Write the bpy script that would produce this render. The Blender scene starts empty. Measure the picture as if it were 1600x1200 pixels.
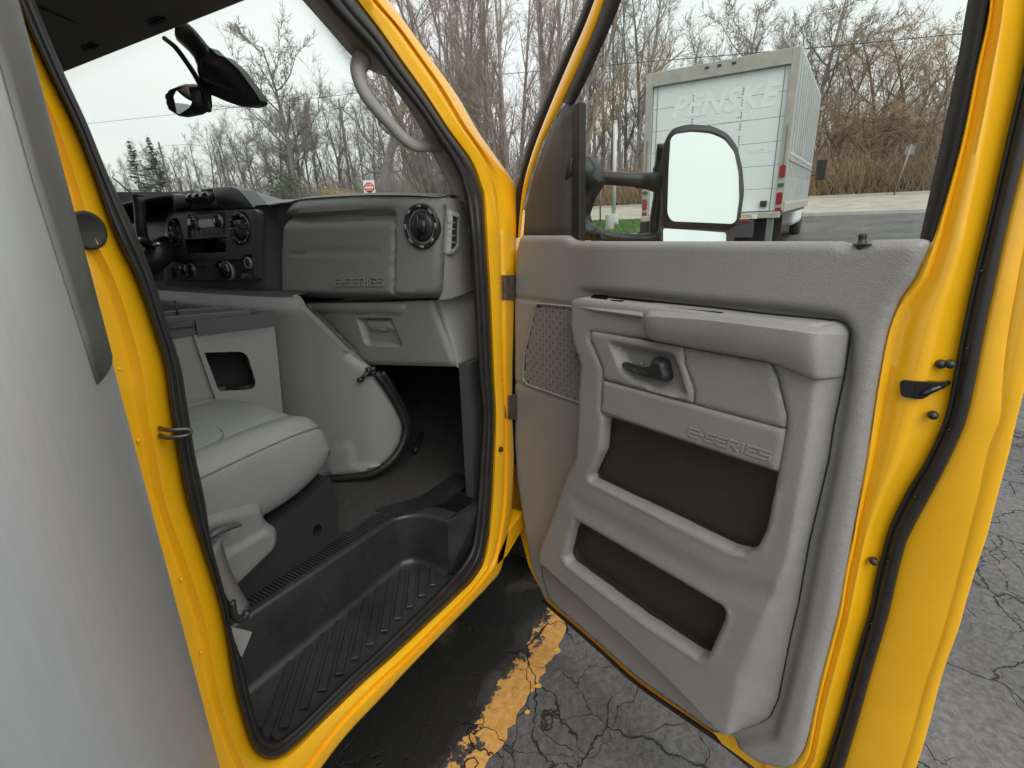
import bpy, bmesh, math, random
import numpy as np
from mathutils import Vector, Matrix
from mathutils.geometry import delaunay_2d_cdt
rnd = random.Random(7)
# ------------------------------------------------------------------ camera, sky, light
F = 790.0                      # focal length in photo pixels (1600 wide)
CAMH = 1.50                    # eye height
PITCH = math.radians(2.3)      # the truck stands nose-down by this much
RV = np.array([[0.4989982980385674, 0.2662020209201562, -0.824704300105582],
               [-0.8662301049511402, 0.12530256188220304, -0.4836782745401053],
               [-0.025418572559251555, 0.9557383282278582, 0.2931179696389641]])   # camera -> truck axes
cp, sp = math.cos(PITCH), math.sin(PITCH)
MP = np.array([[cp, 0, sp], [0, 1, 0], [-sp, 0, cp]])                                # truck axes -> world
scn = bpy.context.scene
COL = scn.collection
cam_d = bpy.data.cameras.new('camera'); cam = bpy.data.objects.new('camera', cam_d); COL.objects.link(cam)
cam_d.sensor_fit = 'HORIZONTAL'; cam_d.sensor_width = 36.0; cam_d.lens = 36.0*F/1600.0
cam_d.clip_start = 0.02; cam_d.clip_end = 2000
MW = Matrix((MP @ RV).tolist()).to_4x4(); MW.translation = (0, 0, CAMH)
cam.matrix_world = MW
scn.camera = cam
world = bpy.data.worlds.new('World'); scn.world = world; world.use_nodes = True
wn = world.node_tree; wn.nodes.clear()
wo = wn.nodes.new('ShaderNodeOutputWorld'); wb = wn.nodes.new('ShaderNodeBackground')
sky = wn.nodes.new('ShaderNodeTexSky'); sky.sky_type = 'NISHITA'; sky.sun_disc = False
SUN_EL, SUN_AZ = math.radians(52), math.radians(-120)
sky.sun_elevation = SUN_EL; sky.sun_rotation = math.radians(90) - SUN_AZ
sky.dust_density = 4.0; sky.air_density = 1.0
tc = wn.nodes.new('ShaderNodeTexCoord')
mp = wn.nodes.new('ShaderNodeMapping'); mp.inputs['Scale'].default_value = (1.0, 1.0, 2.6)
nz = wn.nodes.new('ShaderNodeTexNoise'); nz.inputs['Scale'].default_value = 1.6; nz.inputs['Detail'].default_value = 5
rmp = wn.nodes.new('ShaderNodeValToRGB')
rmp.color_ramp.elements[0].position = 0.30; rmp.color_ramp.elements[0].color = (7.0, 7.4, 7.35, 1)
rmp.color_ramp.elements[1].position = 0.72; rmp.color_ramp.elements[1].color = (8.3, 8.5, 8.35, 1)
mx = wn.nodes.new('ShaderNodeMix'); mx.data_type = 'RGBA'; mx.inputs[0].default_value = 0.93
L = wn.links.new
L(tc.outputs['Generated'], mp.inputs['Vector']); L(mp.outputs['Vector'], nz.inputs['Vector'])
L(nz.outputs['Fac'], rmp.inputs['Fac']); L(sky.outputs['Color'], mx.inputs[6]); L(rmp.outputs['Color'], mx.inputs[7])
L(mx.outputs[2], wb.inputs['Color']); wb.inputs['Strength'].default_value = 0.091
L(wb.outputs['Background'], wo.inputs['Surface'])
sun_d = bpy.data.lights.new('sun', 'SUN'); sun = bpy.data.objects.new('sun', sun_d); COL.objects.link(sun)
sun_d.energy = 1.5; sun_d.angle = math.radians(60); sun_d.color = (1.0, 0.975, 0.94)
sun.rotation_euler = Vector((math.cos(SUN_AZ)*math.cos(SUN_EL), math.sin(SUN_AZ)*math.cos(SUN_EL), math.sin(SUN_EL))).to_track_quat('Z', 'Y').to_euler()
sun.location = (0, 0, 30)
scn.view_settings.view_transform = 'Standard'; scn.view_settings.look = 'None'
scn.view_settings.exposure = 0.62; scn.view_settings.gamma = 1.0; scn.view_settings.use_curve_mapping = False
scn.render.resolution_x = 1024; scn.render.resolution_y = 768
scn.render.engine = 'CYCLES'
scn.cycles.max_bounces = 10; scn.cycles.diffuse_bounces = 5; scn.cycles.transparent_max_bounces = 16
# ------------------------------------------------------------------ pixels -> points (truck axes: x forward, y left, z up, eye at 0)
def ray(px, py): return RV @ np.array([px-800.0, -(py-600.0), -F])
def PX(px, py, x): r = ray(px, py); return r*(x/r[0])
def PY(px, py, y): r = ray(px, py); return r*(y/r[1])
def PZ(px, py, z): r = ray(px, py); return r*(z/r[2])
def PP(px, py, o, n): r = ray(px, py); return r*(np.dot(o, n)/np.dot(r, n))
# open door: u from hinge to latch, z up, n towards the cab side of the door
DU = -np.array([0.369516439, 0.929224193, 0.0]); DN = np.array([-0.929224193, 0.369516439, 0.0])
_r = ray(805, 600); HINGE = _r*(0.772/_r[1]); HINGE[2] = 0
def DL(u, z, n): return HINGE + DU*u + np.array([0, 0, z]) + DN*n
def DP(px, py, n): return PP(px, py, HINGE + DN*n, DN)
def D2(px, py, n):
    q = DP(px, py, n) - HINGE; return (float(q @ DU), float(q[2]))
def wray(px, py): return MP @ ray(px, py)
# ------------------------------------------------------------------ mesh helpers
OFF = np.array([0.7, 1.85, -1.5])      # truck root in truck axes
def link(o, parent=None):
    COL.objects.link(o)
    if parent is not None: o.parent = parent
    return o
def mesh(name, verts, faces, mat=None, parent=None, smooth=True, shift=None, sharp=None):
    me = bpy.data.meshes.new(name)
    me.from_pydata([tuple(map(float, v)) for v in verts], [], [tuple(map(int, f)) for f in faces])
    bm = bmesh.new(); bm.from_mesh(me)
    bmesh.ops.remove_doubles(bm, verts=bm.verts, dist=1e-6)
    bmesh.ops.recalc_face_normals(bm, faces=bm.faces); bm.to_mesh(me); bm.free()
    if smooth:
        me.polygons.foreach_set('use_smooth', [True]*len(me.polygons))
        if sharp: me.set_sharp_from_angle(angle=math.radians(sharp))
    if mat is not None: me.materials.append(mat)
    o = bpy.data.objects.new(name, me); link(o, parent)
    if shift is not None: o.location = shift
    return o
class MB:
    """collects shapes into one mesh"""
    def __init__(s): s.v = []; s.f = []
    def add(s, v, f):
        k = len(s.v); s.v += [tuple(map(float, p)) for p in v]; s.f += [tuple(i+k for i in q) for q in f]; return s
    def box(s, c, d, R=None):
        c = np.array(c, float); hx, hy, hz = np.array(d, float)/2
        R = np.eye(3) if R is None else np.array(R)
        v = [c + R @ np.array([a*hx, b*hy, e*hz]) for a in (-1, 1) for b in (-1, 1) for e in (-1, 1)]
        return s.add(v, [(0, 1, 3, 2), (4, 6, 7, 5), (0, 4, 5, 1), (2, 3, 7, 6), (0, 2, 6, 4), (1, 5, 7, 3)])
    def tube(s, path, r, seg=10, cap=True, flat=1.0, up=None):
        P = [np.array(p, float) for p in path]; n = len(P)
        rr = [r]*n if np.isscalar(r) else list(r)
        T = [P[min(i+1, n-1)]-P[max(i-1, 0)] for i in range(n)]; T = [t/(np.linalg.norm(t)+1e-12) for t in T]
        a = np.array([0, 0, 1.0]) if up is None else np.array(up, float)
        if abs(a @ T[0]) > .95: a = np.array([1.0, 0.1, 0])
        A = a - (a @ T[0])*T[0]; A /= np.linalg.norm(A); rows = []
        for i in range(n):
            A = A - (A @ T[i])*T[i]; A /= np.linalg.norm(A)+1e-12; B = np.cross(T[i], A)
            rows.append([P[i] + rr[i]*(math.cos(t)*A*flat + math.sin(t)*B) for t in np.linspace(0, 2*math.pi, seg, endpoint=False)])
        v = [p for row in rows for p in row]; f = []
        for i in range(n-1):
            for j in range(seg):
                f.append((i*seg+j, i*seg+(j+1) % seg, (i+1)*seg+(j+1) % seg, (i+1)*seg+j))
        if cap: f += [tuple(range(seg-1, -1, -1)), tuple((n-1)*seg+j for j in range(seg))]
        return s.add(v, f)
    def lathe(s, o, ax, prof, seg=24, ref=None, sx=1.0):
        """prof: (radius, along axis)"""
        ax = np.array(ax, float); ax /= np.linalg.norm(ax)
        a = np.array([0, 0, 1.0]) if ref is None else np.array(ref, float)
        a = a-(a @ ax)*ax; a /= np.linalg.norm(a); b = np.cross(ax, a); o = np.array(o, float)
        v = [o + ax*h + r*(math.cos(t)*a + sx*math.sin(t)*b) for r, h in prof for t in np.linspace(0, 2*math.pi, seg, endpoint=False)]
        f = [(i*seg+j, i*seg+(j+1) % seg, (i+1)*seg+(j+1) % seg, (i+1)*seg+j) for i in range(len(prof)-1) for j in range(seg)]
        f += [tuple(range(seg-1, -1, -1)), tuple((len(prof)-1)*seg+j for j in range(seg))]
        return s.add(v, f)
    def prism(s, poly, d):
        """closed 3D polygon swept along d"""
        n = len(poly); P = [np.array(p, float) for p in poly]; d = np.array(d, float)
        return s.add(P + [p+d for p in P], [tuple(range(n)), tuple(range(2*n-1, n-1, -1))] + [(i, (i+1) % n, n+(i+1) % n, n+i) for i in range(n)])
    def build(s, name, mat, parent=None, **k): return mesh(name, s.v, s.f, mat, parent, **k)
def catmull(pts, n):
    P = np.array(pts, float)
    if len(P) == 2: return [P[0]*(1-t)+P[1]*t for t in np.linspace(0, 1, n)]
    Q = np.vstack([2*P[0]-P[1], P, 2*P[-1]-P[-2]]); out = []
    for i in range(1, len(Q)-2):
        a, b, c, d = Q[i-1:i+3]
        for t in np.linspace(0, 1, 14, endpoint=False):
            out.append(.5*((2*b)+(c-a)*t+(2*a-5*b+4*c-d)*t*t+(3*b-a-3*c+d)*t**3))
    out.append(P[-1]); return resample(out, n)
def resample(pts, n):
    P = np.array(pts, float); L = np.r_[0, np.cumsum(np.linalg.norm(np.diff(P, axis=0), axis=1))]
    t = np.linspace(0, L[-1], n); return [np.array([np.interp(x, L, P[:, k]) for k in range(P.shape[1])]) for x in t]
def fillet(poly, r, seg=4):
    """round the corners of a closed 2D polygon; r a number or one per corner"""
    n = len(poly); out = []
    for i in range(n):
        p = np.array(poly[i], float); a = np.array(poly[i-1], float)-p; b = np.array(poly[(i+1) % n], float)-p
        la, lb = np.linalg.norm(a), np.linalg.norm(b); ri = r if np.isscalar(r) else r[i]
        d = min(ri, .45*la, .45*lb)
        if d <= 1e-9: out.append(tuple(p)); continue
        A, B = p+a/la*d, p+b/lb*d
        for t in np.linspace(0, 1, seg+1): out.append(tuple((1-t)**2*A+2*t*(1-t)*p+t*t*B))
    return out
def loft(rows, closed=False):
    m = len(rows[0]); v = [p for r in rows for p in r]; f = []
    for i in range(len(rows)-1):
        for j in range(m-1 if not closed else m):
            f.append((i*m+j, i*m+(j+1) % m, (i+1)*m+(j+1) % m, (i+1)*m+j))
    return v, f
def solid(o, t, off=-1):
    md = o.modifiers.new('solid', 'SOLIDIFY'); md.thickness = t; md.offset = off; return o
def subsurf(o, n=2):
    md = o.modifiers.new('sub', 'SUBSURF'); md.levels = n; md.render_levels = n; return o
def bevel(o, w=.003, seg=2, ang=35):
    md = o.modifiers.new('bev', 'BEVEL'); md.width = w; md.segments = seg; md.limit_method = 'ANGLE'; md.angle_limit = math.radians(ang)
    return o
def sd(P, poly):
    """signed distance of points (N,2) to a closed polygon, negative inside"""
    P = np.asarray(P, float); A = np.array(poly, float); B = np.roll(A, -1, axis=0)
    d2 = np.full(len(P), 1e9); ins = np.zeros(len(P), bool)
    for a, b in zip(A, B):
        e = b-a; w = P-a; t = np.clip((w @ e)/max(e @ e, 1e-12), 0, 1)
        d2 = np.minimum(d2, ((w-np.outer(t, e))**2).sum(1))
        c = ((a[1] > P[:, 1]) != (b[1] > P[:, 1]))
        with np.errstate(divide='ignore', invalid='ignore'):
            ins ^= c & (P[:, 0] < (b[0]-a[0])*(P[:, 1]-a[1])/(b[1]-a[1]+1e-15)+a[0])
    d = np.sqrt(d2); return np.where(ins, -d, d)
def dline(P, pl):
    """distance to an open polyline"""
    P = np.asarray(P, float); d2 = np.full(len(P), 1e9)
    for a, b in zip(pl[:-1], pl[1:]):
        a = np.array(a, float); e = np.array(b, float)-a; w = P-a; t = np.clip((w @ e)/max(e @ e, 1e-12), 0, 1)
        d2 = np.minimum(d2, ((w-np.outer(t, e))**2).sum(1))
    return np.sqrt(d2)
def ss(t): t = np.clip(t, 0, 1); return t*t*(3-2*t)
def inn(P, poly, r): return ss(-sd(P, poly)/r)          # 0 outside .. 1 deeper than r
def relief(name, outline, h, frame, res, mat, parent, holes=(), lines=(), skirt=.01, shift=None, sharp=45, sm=0):
    """a moulded sheet: 2D outline triangulated, raised by h(P), with a rim"""
    out = np.array(outline, float); lo, hi = out.min(0), out.max(0)
    xs = np.arange(lo[0], hi[0], res); ys = np.arange(lo[1], hi[1], res*.866)
    G = np.array([(x+(res/2 if j % 2 else 0), y) for j, y in enumerate(ys) for x in xs])
    keep = sd(G, outline) < -.4*res
    for q in holes: keep &= sd(G, q) > .4*res
    for q in lines: keep &= dline(G, q) > .35*res
    vs = [Vector(p) for p in G[keep]]; ed = []
    def addl(pl, closed):
        P = []
        m = len(pl)
        for i in range(m if closed else m-1):
            a, b = np.array(pl[i], float), np.array(pl[(i+1) % m], float); k = max(1, int(np.linalg.norm(b-a)/res))
            P += [a+(b-a)*t/k for t in range(k)]
        if not closed: P.append(np.array(pl[-1], float))
        s0 = len(vs); vs.extend(Vector(p) for p in P); n = len(P)
        ed.extend((s0+i, s0+(i+1) % n) for i in range(n if closed else n-1))
    addl(outline, True)
    for q in holes: addl(q, True)
    for q in lines: addl(q, False)
    V, E, Fc = delaunay_2d_cdt(vs, ed, [], 0, 1e-6)[:3]
    V = np.array([tuple(p) for p in V]); Fc = np.array(Fc); C = V[Fc].mean(1)
    ok = sd(C, outline) < 0
    for q in holes: ok &= sd(C, q) > 0
    Fc = Fc[ok]; used = np.unique(Fc); mpd = -np.ones(len(V), int); mpd[used] = np.arange(len(used)); V = V[used]; Fc = mpd[Fc]
    H = h(V) if callable(h) else np.full(len(V), h)
    if sm:
        E2 = np.vstack([Fc[:, [0, 1]], Fc[:, [1, 2]], Fc[:, [2, 0]]]); E2 = np.vstack([E2, E2[:, ::-1]]); dgr = np.bincount(E2[:, 0], minlength=len(V))
        for _ in range(sm): H = .5*H + .5*np.bincount(E2[:, 0], weights=H[E2[:, 1]], minlength=len(V))/np.maximum(dgr, 1)
    verts = [frame(p[0], p[1], z) for p, z in zip(V, H)]; faces = [tuple(f) for f in Fc]
    if skirt:
        cnt = {}
        for f in faces:
            for i in range(3): cnt.setdefault(frozenset((f[i], f[(i+1) % 3])), []).append((f[i], f[(i+1) % 3]))
        bd = [e[0] for e in cnt.values() if len(e) == 1]; ids = sorted({i for e in bd for i in e}); k = len(verts)
        mp2 = {i: k+j for j, i in enumerate(ids)}
        verts += [frame(V[i][0], V[i][1], H[i]-skirt) for i in ids]
        faces += [(b, a, mp2[a], mp2[b]) for a, b in bd]
    return mesh(name, verts, faces, mat, parent, True, shift, sharp)
# ------------------------------------------------------------------ materials
MATS = {}
def mat(name, col, rough=.5, metal=0.0, coat=0.0, bump=None, var=None, spec=None, dirt=None, grain=None):
    """bump = (scale, strength); var = (scale, amount); dirt = (colour, scale, threshold)"""
    m = bpy.data.materials.new(name); m.use_nodes = True; nt = m.node_tree; b = nt.nodes['Principled BSDF']
    b.inputs['Base Color'].default_value = (*col, 1); b.inputs['Roughness'].default_value = rough; b.inputs['Metallic'].default_value = metal
    b.inputs['Coat Weight'].default_value = coat; b.inputs['Coat Roughness'].default_value = .08
    if spec is not None: b.inputs['Specular IOR Level'].default_value = spec
    tcn = nt.nodes.new('ShaderNodeTexCoord'); out = None
    if var or dirt:
        rgb = nt.nodes.new('ShaderNodeRGB'); rgb.outputs[0].default_value = (*col, 1); out = rgb.outputs[0]
    if var:
        n = nt.nodes.new('ShaderNodeTexNoise'); n.inputs['Scale'].default_value = var[0]; n.inputs['Detail'].default_value = 6; n.inputs['Roughness'].default_value = .65
        nt.links.new(tcn.outputs['Object'], n.inputs['Vector'])
        mr = nt.nodes.new('ShaderNodeMapRange'); mr.inputs[1].default_value = .3; mr.inputs[2].default_value = .7; mr.inputs[3].default_value = 1-var[1]; mr.inputs[4].default_value = 1+var[1]
        nt.links.new(n.outputs['Fac'], mr.inputs[0])
        mm = nt.nodes.new('ShaderNodeVectorMath'); mm.operation = 'SCALE'; nt.links.new(out, mm.inputs[0]); nt.links.new(mr.outputs[0], mm.inputs['Scale']); out = mm.outputs[0]
        rr = nt.nodes.new('ShaderNodeMapRange'); rr.inputs[1].default_value = .3; rr.inputs[2].default_value = .7; rr.inputs[3].default_value = max(0, rough-.08); rr.inputs[4].default_value = min(1, rough+.08)
        nt.links.new(n.outputs['Fac'], rr.inputs[0]); nt.links.new(rr.outputs[0], b.inputs['Roughness'])
    if dirt:
        n = nt.nodes.new('ShaderNodeTexNoise'); n.inputs['Scale'].default_value = dirt[1]; n.inputs['Detail'].default_value = 9; n.inputs['Roughness'].default_value = .72
        nt.links.new(tcn.outputs['Object'], n.inputs['Vector'])
        mr = nt.nodes.new('ShaderNodeMapRange'); mr.inputs[1].default_value = dirt[2]; mr.inputs[2].default_value = dirt[2]+.12; nt.links.new(n.outputs['Fac'], mr.inputs[0])
        mx = nt.nodes.new('ShaderNodeMix'); mx.data_type = 'RGBA'; mx.inputs[7].default_value = (*dirt[0], 1)
        nt.links.new(mr.outputs[0], mx.inputs[0]); nt.links.new(out, mx.inputs[6]); out = mx.outputs[2]
    if grain:
        n = nt.nodes.new('ShaderNodeTexNoise'); n.inputs['Scale'].default_value = grain[0]; n.inputs['Detail'].default_value = 2
        nt.links.new(tcn.outputs['Object'], n.inputs['Vector'])
        mr = nt.nodes.new('ShaderNodeMapRange'); mr.inputs[1].default_value = .3; mr.inputs[2].default_value = .7; mr.inputs[3].default_value = 1-grain[1]; mr.inputs[4].default_value = 1+grain[1]; nt.links.new(n.outputs['Fac'], mr.inputs[0])
        mm = nt.nodes.new('ShaderNodeVectorMath'); mm.operation = 'SCALE'; nt.links.new(out, mm.inputs[0]); nt.links.new(mr.outputs[0], mm.inputs['Scale']); out = mm.outputs[0]
    if out is not None: nt.links.new(out, b.inputs['Base Color'])
    if bump:
        n = nt.nodes.new('ShaderNodeTexNoise'); n.inputs['Scale'].default_value = bump[0]; n.inputs['Detail'].default_value = 3
        nt.links.new(tcn.outputs['Object'], n.inputs['Vector'])
        bp = nt.nodes.new('ShaderNodeBump'); bp.inputs['Strength'].default_value = bump[1]; bp.inputs['Distance'].default_value = .002
        nt.links.new(n.outputs['Fac'], bp.inputs['Height']); nt.links.new(bp.outputs['Normal'], b.inputs['Normal'])
    MATS[name] = m; return m
YEL = mat('yellow paint', (.88, .455, .008), .30, coat=.7, var=(7, .05), bump=(8, .22), dirt=((.50, .26, .02), 24, .655))
GREY = mat('grey moulded plastic', (.270, .262, .254), .48, bump=(420, .50), grain=(330, .08), var=(5, .06), dirt=((.36, .35, .335), 60, .70))
GREYD = mat('grey dash plastic', (.225, .223, .218), .46, bump=(420, .5), grain=(330, .09), var=(6, .04))
GREYP = mat('grey smooth plastic', (.262, .254, .245), .42, bump=(420, .35), grain=(330, .07), var=(6, .05))
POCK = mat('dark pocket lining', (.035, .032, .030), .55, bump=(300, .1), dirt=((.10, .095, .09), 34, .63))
BLK = mat('black plastic', (.022, .022, .023), .42, bump=(400, .1))
BLKG = mat('black gloss', (.012, .012, .013), .18)
CHAR = mat('charcoal dash plastic', (.062, .063, .065), .44, bump=(480, .12))
RUB = mat('black rubber seal', (.015, .0142, .014), .50, var=(30, .25), bump=(90, .06))
STEP = mat('step rubber', (.026, .026, .027), .36, var=(9, .28), bump=(160, .08), dirt=((.075, .07, .065), 14, .64))
CARP = mat('black carpet', (.033, .032, .031), .95, var=(60, .4), bump=(700, .8), dirt=((.10, .095, .09), 55, .69))
VINYL = mat('grey seat vinyl', (.205, .212, .208), .42, bump=(420, .6), grain=(380, .08), var=(4, .05))
HEAD = mat('dark headliner', (.15, .15, .148), .9, bump=(300, .3))
STEEL = mat('bare steel', (.50, .49, .47), .35, metal=1.0, var=(20, .2))
GALV = mat('grey steel trim', (.23, .23, .222), .40, metal=.6, var=(14, .12))
WHITE = mat('white box panel', (.70, .73, .72), .45, var=(3, .05), dirt=((.55, .57, .56), 5, .62))
def glassmat(name, tint, refl=.06):
    m = bpy.data.materials.new(name); m.use_nodes = True; nt = m.node_tree; nt.nodes.clear()
    o = nt.nodes.new('ShaderNodeOutputMaterial'); t = nt.nodes.new('ShaderNodeBsdfTransparent'); t.inputs[0].default_value = (*tint, 1)
    g = nt.nodes.new('ShaderNodeBsdfGlossy'); g.inputs['Roughness'].default_value = .02
    lw = nt.nodes.new('ShaderNodeLayerWeight'); lw.inputs[0].default_value = .5
    pw = nt.nodes.new('ShaderNodeMath'); pw.operation = 'POWER'; pw.inputs[1].default_value = 5; nt.links.new(lw.outputs['Facing'], pw.inputs[0])
    fr = nt.nodes.new('ShaderNodeMath'); fr.operation = 'MULTIPLY_ADD'; fr.inputs[1].default_value = .6; fr.inputs[2].default_value = refl*.4; nt.links.new(pw.outputs[0], fr.inputs[0])
    mx = nt.nodes.new('ShaderNodeMixShader'); nt.links.new(fr.outputs[0], mx.inputs[0]); nt.links.new(t.outputs[0], mx.inputs[1]); nt.links.new(g.outputs[0], mx.inputs[2])
    nt.links.new(mx.outputs[0], o.inputs[0]); return m
GLASS = glassmat('window glass', (.965, .985, .97))
MIRR = mat('mirror glass', (.93, .95, .945), .01, metal=1.0)
# ------------------------------------------------------------------ ground, road, lot
def g(x):
    """height of the land above the truck's parking space"""
    if x < 4: return 0.0
    if x < 43: return .034*(x-4)
    return .034*39 + .012*(x-43)
def nodes(m): return m.node_tree.nodes, m.node_tree.links
def asphalt(name, base, crackcol, scale, stain_shade=True, stripe=False):
    m = bpy.data.materials.new(name); m.use_nodes = True; N, K = nodes(m); b = N['Principled BSDF']
    ge = N.new('ShaderNodeNewGeometry')
    wz = N.new('ShaderNodeTexNoise'); wz.inputs['Scale'].default_value = 5.0; wz.inputs['Detail'].default_value = 6; K.new(ge.outputs['Position'], wz.inputs['Vector'])
    wv = N.new('ShaderNodeVectorMath'); wv.operation = 'MULTIPLY_ADD'; wv.inputs[1].default_value = (.26,)*3; K.new(wz.outputs['Color'], wv.inputs[0]); K.new(ge.outputs['Position'], wv.inputs[2])
    def cracks(sc, w):
        v = N.new('ShaderNodeTexVoronoi'); v.feature = 'DISTANCE_TO_EDGE'; v.inputs['Scale'].default_value = sc; K.new(wv.outputs[0], v.inputs['Vector'])
        r = N.new('ShaderNodeMapRange'); r.inputs[1].default_value = 0; r.inputs[2].default_value = w; r.inputs[3].default_value = 1; r.inputs[4].default_value = 0; 
        q = N.new('ShaderNodeTexNoise'); q.inputs['Scale'].default_value = sc*3.1; q.inputs['Detail'].default_value = 4; K.new(ge.outputs['Position'], q.inputs['Vector'])
        q2 = N.new('ShaderNodeMapRange'); q2.inputs[1].default_value = .32; q2.inputs[2].default_value = .72; q2.inputs[3].default_value = .12; q2.inputs[4].default_value = 2.0; K.new(q.outputs['Fac'], q2.inputs[0])
        dv_ = N.new('ShaderNodeMath'); dv_.operation = 'DIVIDE'; K.new(v.outputs['Distance'], dv_.inputs[0]); K.new(q2.outputs[0], dv_.inputs[1]); K.new(dv_.outputs[0], r.inputs[0]); return r.outputs[0]
    c1 = cracks(scale, .010); c2 = cracks(scale*2.3, .014)
    nm = N.new('ShaderNodeTexNoise'); nm.inputs['Scale'].default_value = 1.1; K.new(ge.outputs['Position'], nm.inputs['Vector'])
    nr = N.new('ShaderNodeMapRange'); nr.inputs[1].default_value = .45; nr.inputs[2].default_value = .58; K.new(nm.outputs['Fac'], nr.inputs[0])
    mm = N.new('ShaderNodeMath'); mm.operation = 'MULTIPLY'; K.new(c2, mm.inputs[0]); K.new(nr.outputs[0], mm.inputs[1])
    cm = N.new('ShaderNodeMath'); cm.operation = 'MAXIMUM'; K.new(c1, cm.inputs[0]); K.new(mm.outputs[0], cm.inputs[1])
    st = N.new('ShaderNodeTexVoronoi'); st.inputs['Scale'].default_value = 95; K.new(ge.outputs['Position'], st.inputs['Vector'])
    sp_ = N.new('ShaderNodeTexNoise'); sp_.inputs['Scale'].default_value = 42; sp_.inputs['Detail'].default_value = 8; sp_.inputs['Roughness'].default_value = .7; K.new(ge.outputs['Position'], sp_.inputs['Vector'])
    big = N.new('ShaderNodeTexNoise'); big.inputs['Scale'].default_value = .9; big.inputs['Detail'].default_value = 6; K.new(ge.outputs['Position'], big.inputs['Vector'])
    r1 = N.new('ShaderNodeValToRGB'); e = r1.color_ramp.elements; e[0].position = .30; e[0].color = (*[c*.55 for c in base], 1); e[1].position = .72; e[1].color = (*[c*1.35 for c in base], 1); K.new(sp_.outputs['Fac'], r1.inputs[0])
    r2 = N.new('ShaderNodeMapRange'); r2.inputs[1].default_value = .3; r2.inputs[2].default_value = .7; r2.inputs[3].default_value = .75; r2.inputs[4].default_value = 1.2; K.new(big.outputs['Fac'], r2.inputs[0])
    sc = N.new('ShaderNodeVectorMath'); sc.operation = 'SCALE'; K.new(r1.outputs[0], sc.inputs[0]); K.new(r2.outputs[0], sc.inputs['Scale']); col = sc.outputs[0]
    # pale grit
    rg = N.new('ShaderNodeMapRange'); rg.inputs[1].default_value = .0; rg.inputs[2].default_value = .3; rg.inputs[3].default_value = .35; rg.inputs[4].default_value = 0; K.new(st.outputs['Distance'], rg.inputs[0])
    mg = N.new('ShaderNodeMix'); mg.data_type = 'RGBA'; mg.inputs[7].default_value = (*[min(1, c*2.0) for c in base], 1); K.new(rg.outputs[0], mg.inputs[0]); K.new(col, mg.inputs[6]); col = mg.outputs[2]
    if stain_shade:   # old seal coat and oil plus painted truck shade, darker on the truck side
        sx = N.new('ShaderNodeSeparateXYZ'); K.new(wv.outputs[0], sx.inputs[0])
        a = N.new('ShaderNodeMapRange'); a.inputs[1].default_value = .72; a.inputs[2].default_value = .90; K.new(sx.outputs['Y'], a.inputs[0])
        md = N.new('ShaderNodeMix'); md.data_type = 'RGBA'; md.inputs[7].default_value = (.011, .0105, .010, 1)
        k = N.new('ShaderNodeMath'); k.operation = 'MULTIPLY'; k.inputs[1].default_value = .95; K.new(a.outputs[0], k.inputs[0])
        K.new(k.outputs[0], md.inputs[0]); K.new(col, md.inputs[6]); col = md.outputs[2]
        # tan dust patch and oil drops
        dn = N.new('ShaderNodeTexNoise'); dn.inputs['Scale'].default_value = 3.1; dn.inputs['Detail'].default_value = 7; K.new(ge.outputs['Position'], dn.inputs['Vector'])
        dr = N.new('ShaderNodeMapRange'); dr.inputs[1].default_value = .60; dr.inputs[2].default_value = .74; dr.inputs[4].default_value = .55; K.new(dn.outputs['Fac'], dr.inputs[0])
        mt = N.new('ShaderNodeMix'); mt.data_type = 'RGBA'; mt.inputs[7].default_value = (.21, .17, .135, 1); K.new(dr.outputs[0], mt.inputs[0]); K.new(col, mt.inputs[6]); col = mt.outputs[2]
    if stripe:
        wn_ = N.new('ShaderNodeTexNoise'); wn_.inputs['Scale'].default_value = 11; wn_.inputs['Detail'].default_value = 9; wn_.inputs['Roughness'].default_value = .68; K.new(ge.outputs['Position'], wn_.inputs['Vector'])
        sx2 = N.new('ShaderNodeSeparateXYZ'); K.new(ge.outputs['Position'], sx2.inputs[0])
        # more worn towards the truck-side edge
        ew = N.new('ShaderNodeMapRange'); ew.inputs[1].default_value = .655; ew.inputs[2].default_value = .745; ew.inputs[3].default_value = -.10; ew.inputs[4].default_value = .13; K.new(sx2.outputs['Y'], ew.inputs[0])
        ad = N.new('ShaderNodeMath'); ad.operation = 'ADD'; K.new(wn_.outputs['Fac'], ad.inputs[0]); K.new(ew.outputs[0], ad.inputs[1])
        wr = N.new('ShaderNodeMapRange'); wr.inputs[1].default_value = .545; wr.inputs[2].default_value = .575; wr.inputs[3].default_value = 1; wr.inputs[4].default_value = 0; K.new(ad.outputs[0], wr.inputs[0])
        cw = N.new('ShaderNodeMapRange'); cw.inputs[1].default_value = .15; cw.inputs[2].default_value = .55; cw.inputs[3].default_value = 1; cw.inputs[4].default_value = 0; K.new(cm.outputs[0], cw.inputs[0])
        pm = N.new('ShaderNodeMath'); pm.operation = 'MULTIPLY'; K.new(wr.outputs[0], pm.inputs[0]); K.new(cw.outputs[0], pm.inputs[1])
        pv = N.new('ShaderNodeValToRGB'); q = pv.color_ramp.elements; q[0].position = .35; q[0].color = (.50, .25, .055, 1); q[1].position = .65; q[1].color = (.72, .40, .13, 1); K.new(sp_.outputs['Fac'], pv.inputs[0])
    mc = N.new('ShaderNodeMix'); mc.data_type = 'RGBA'; mc.inputs[7].default_value = (*crackcol, 1); K.new(cm.outputs[0], mc.inputs[0]); K.new(col, mc.inputs[6]); col = mc.outputs[2]
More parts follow.
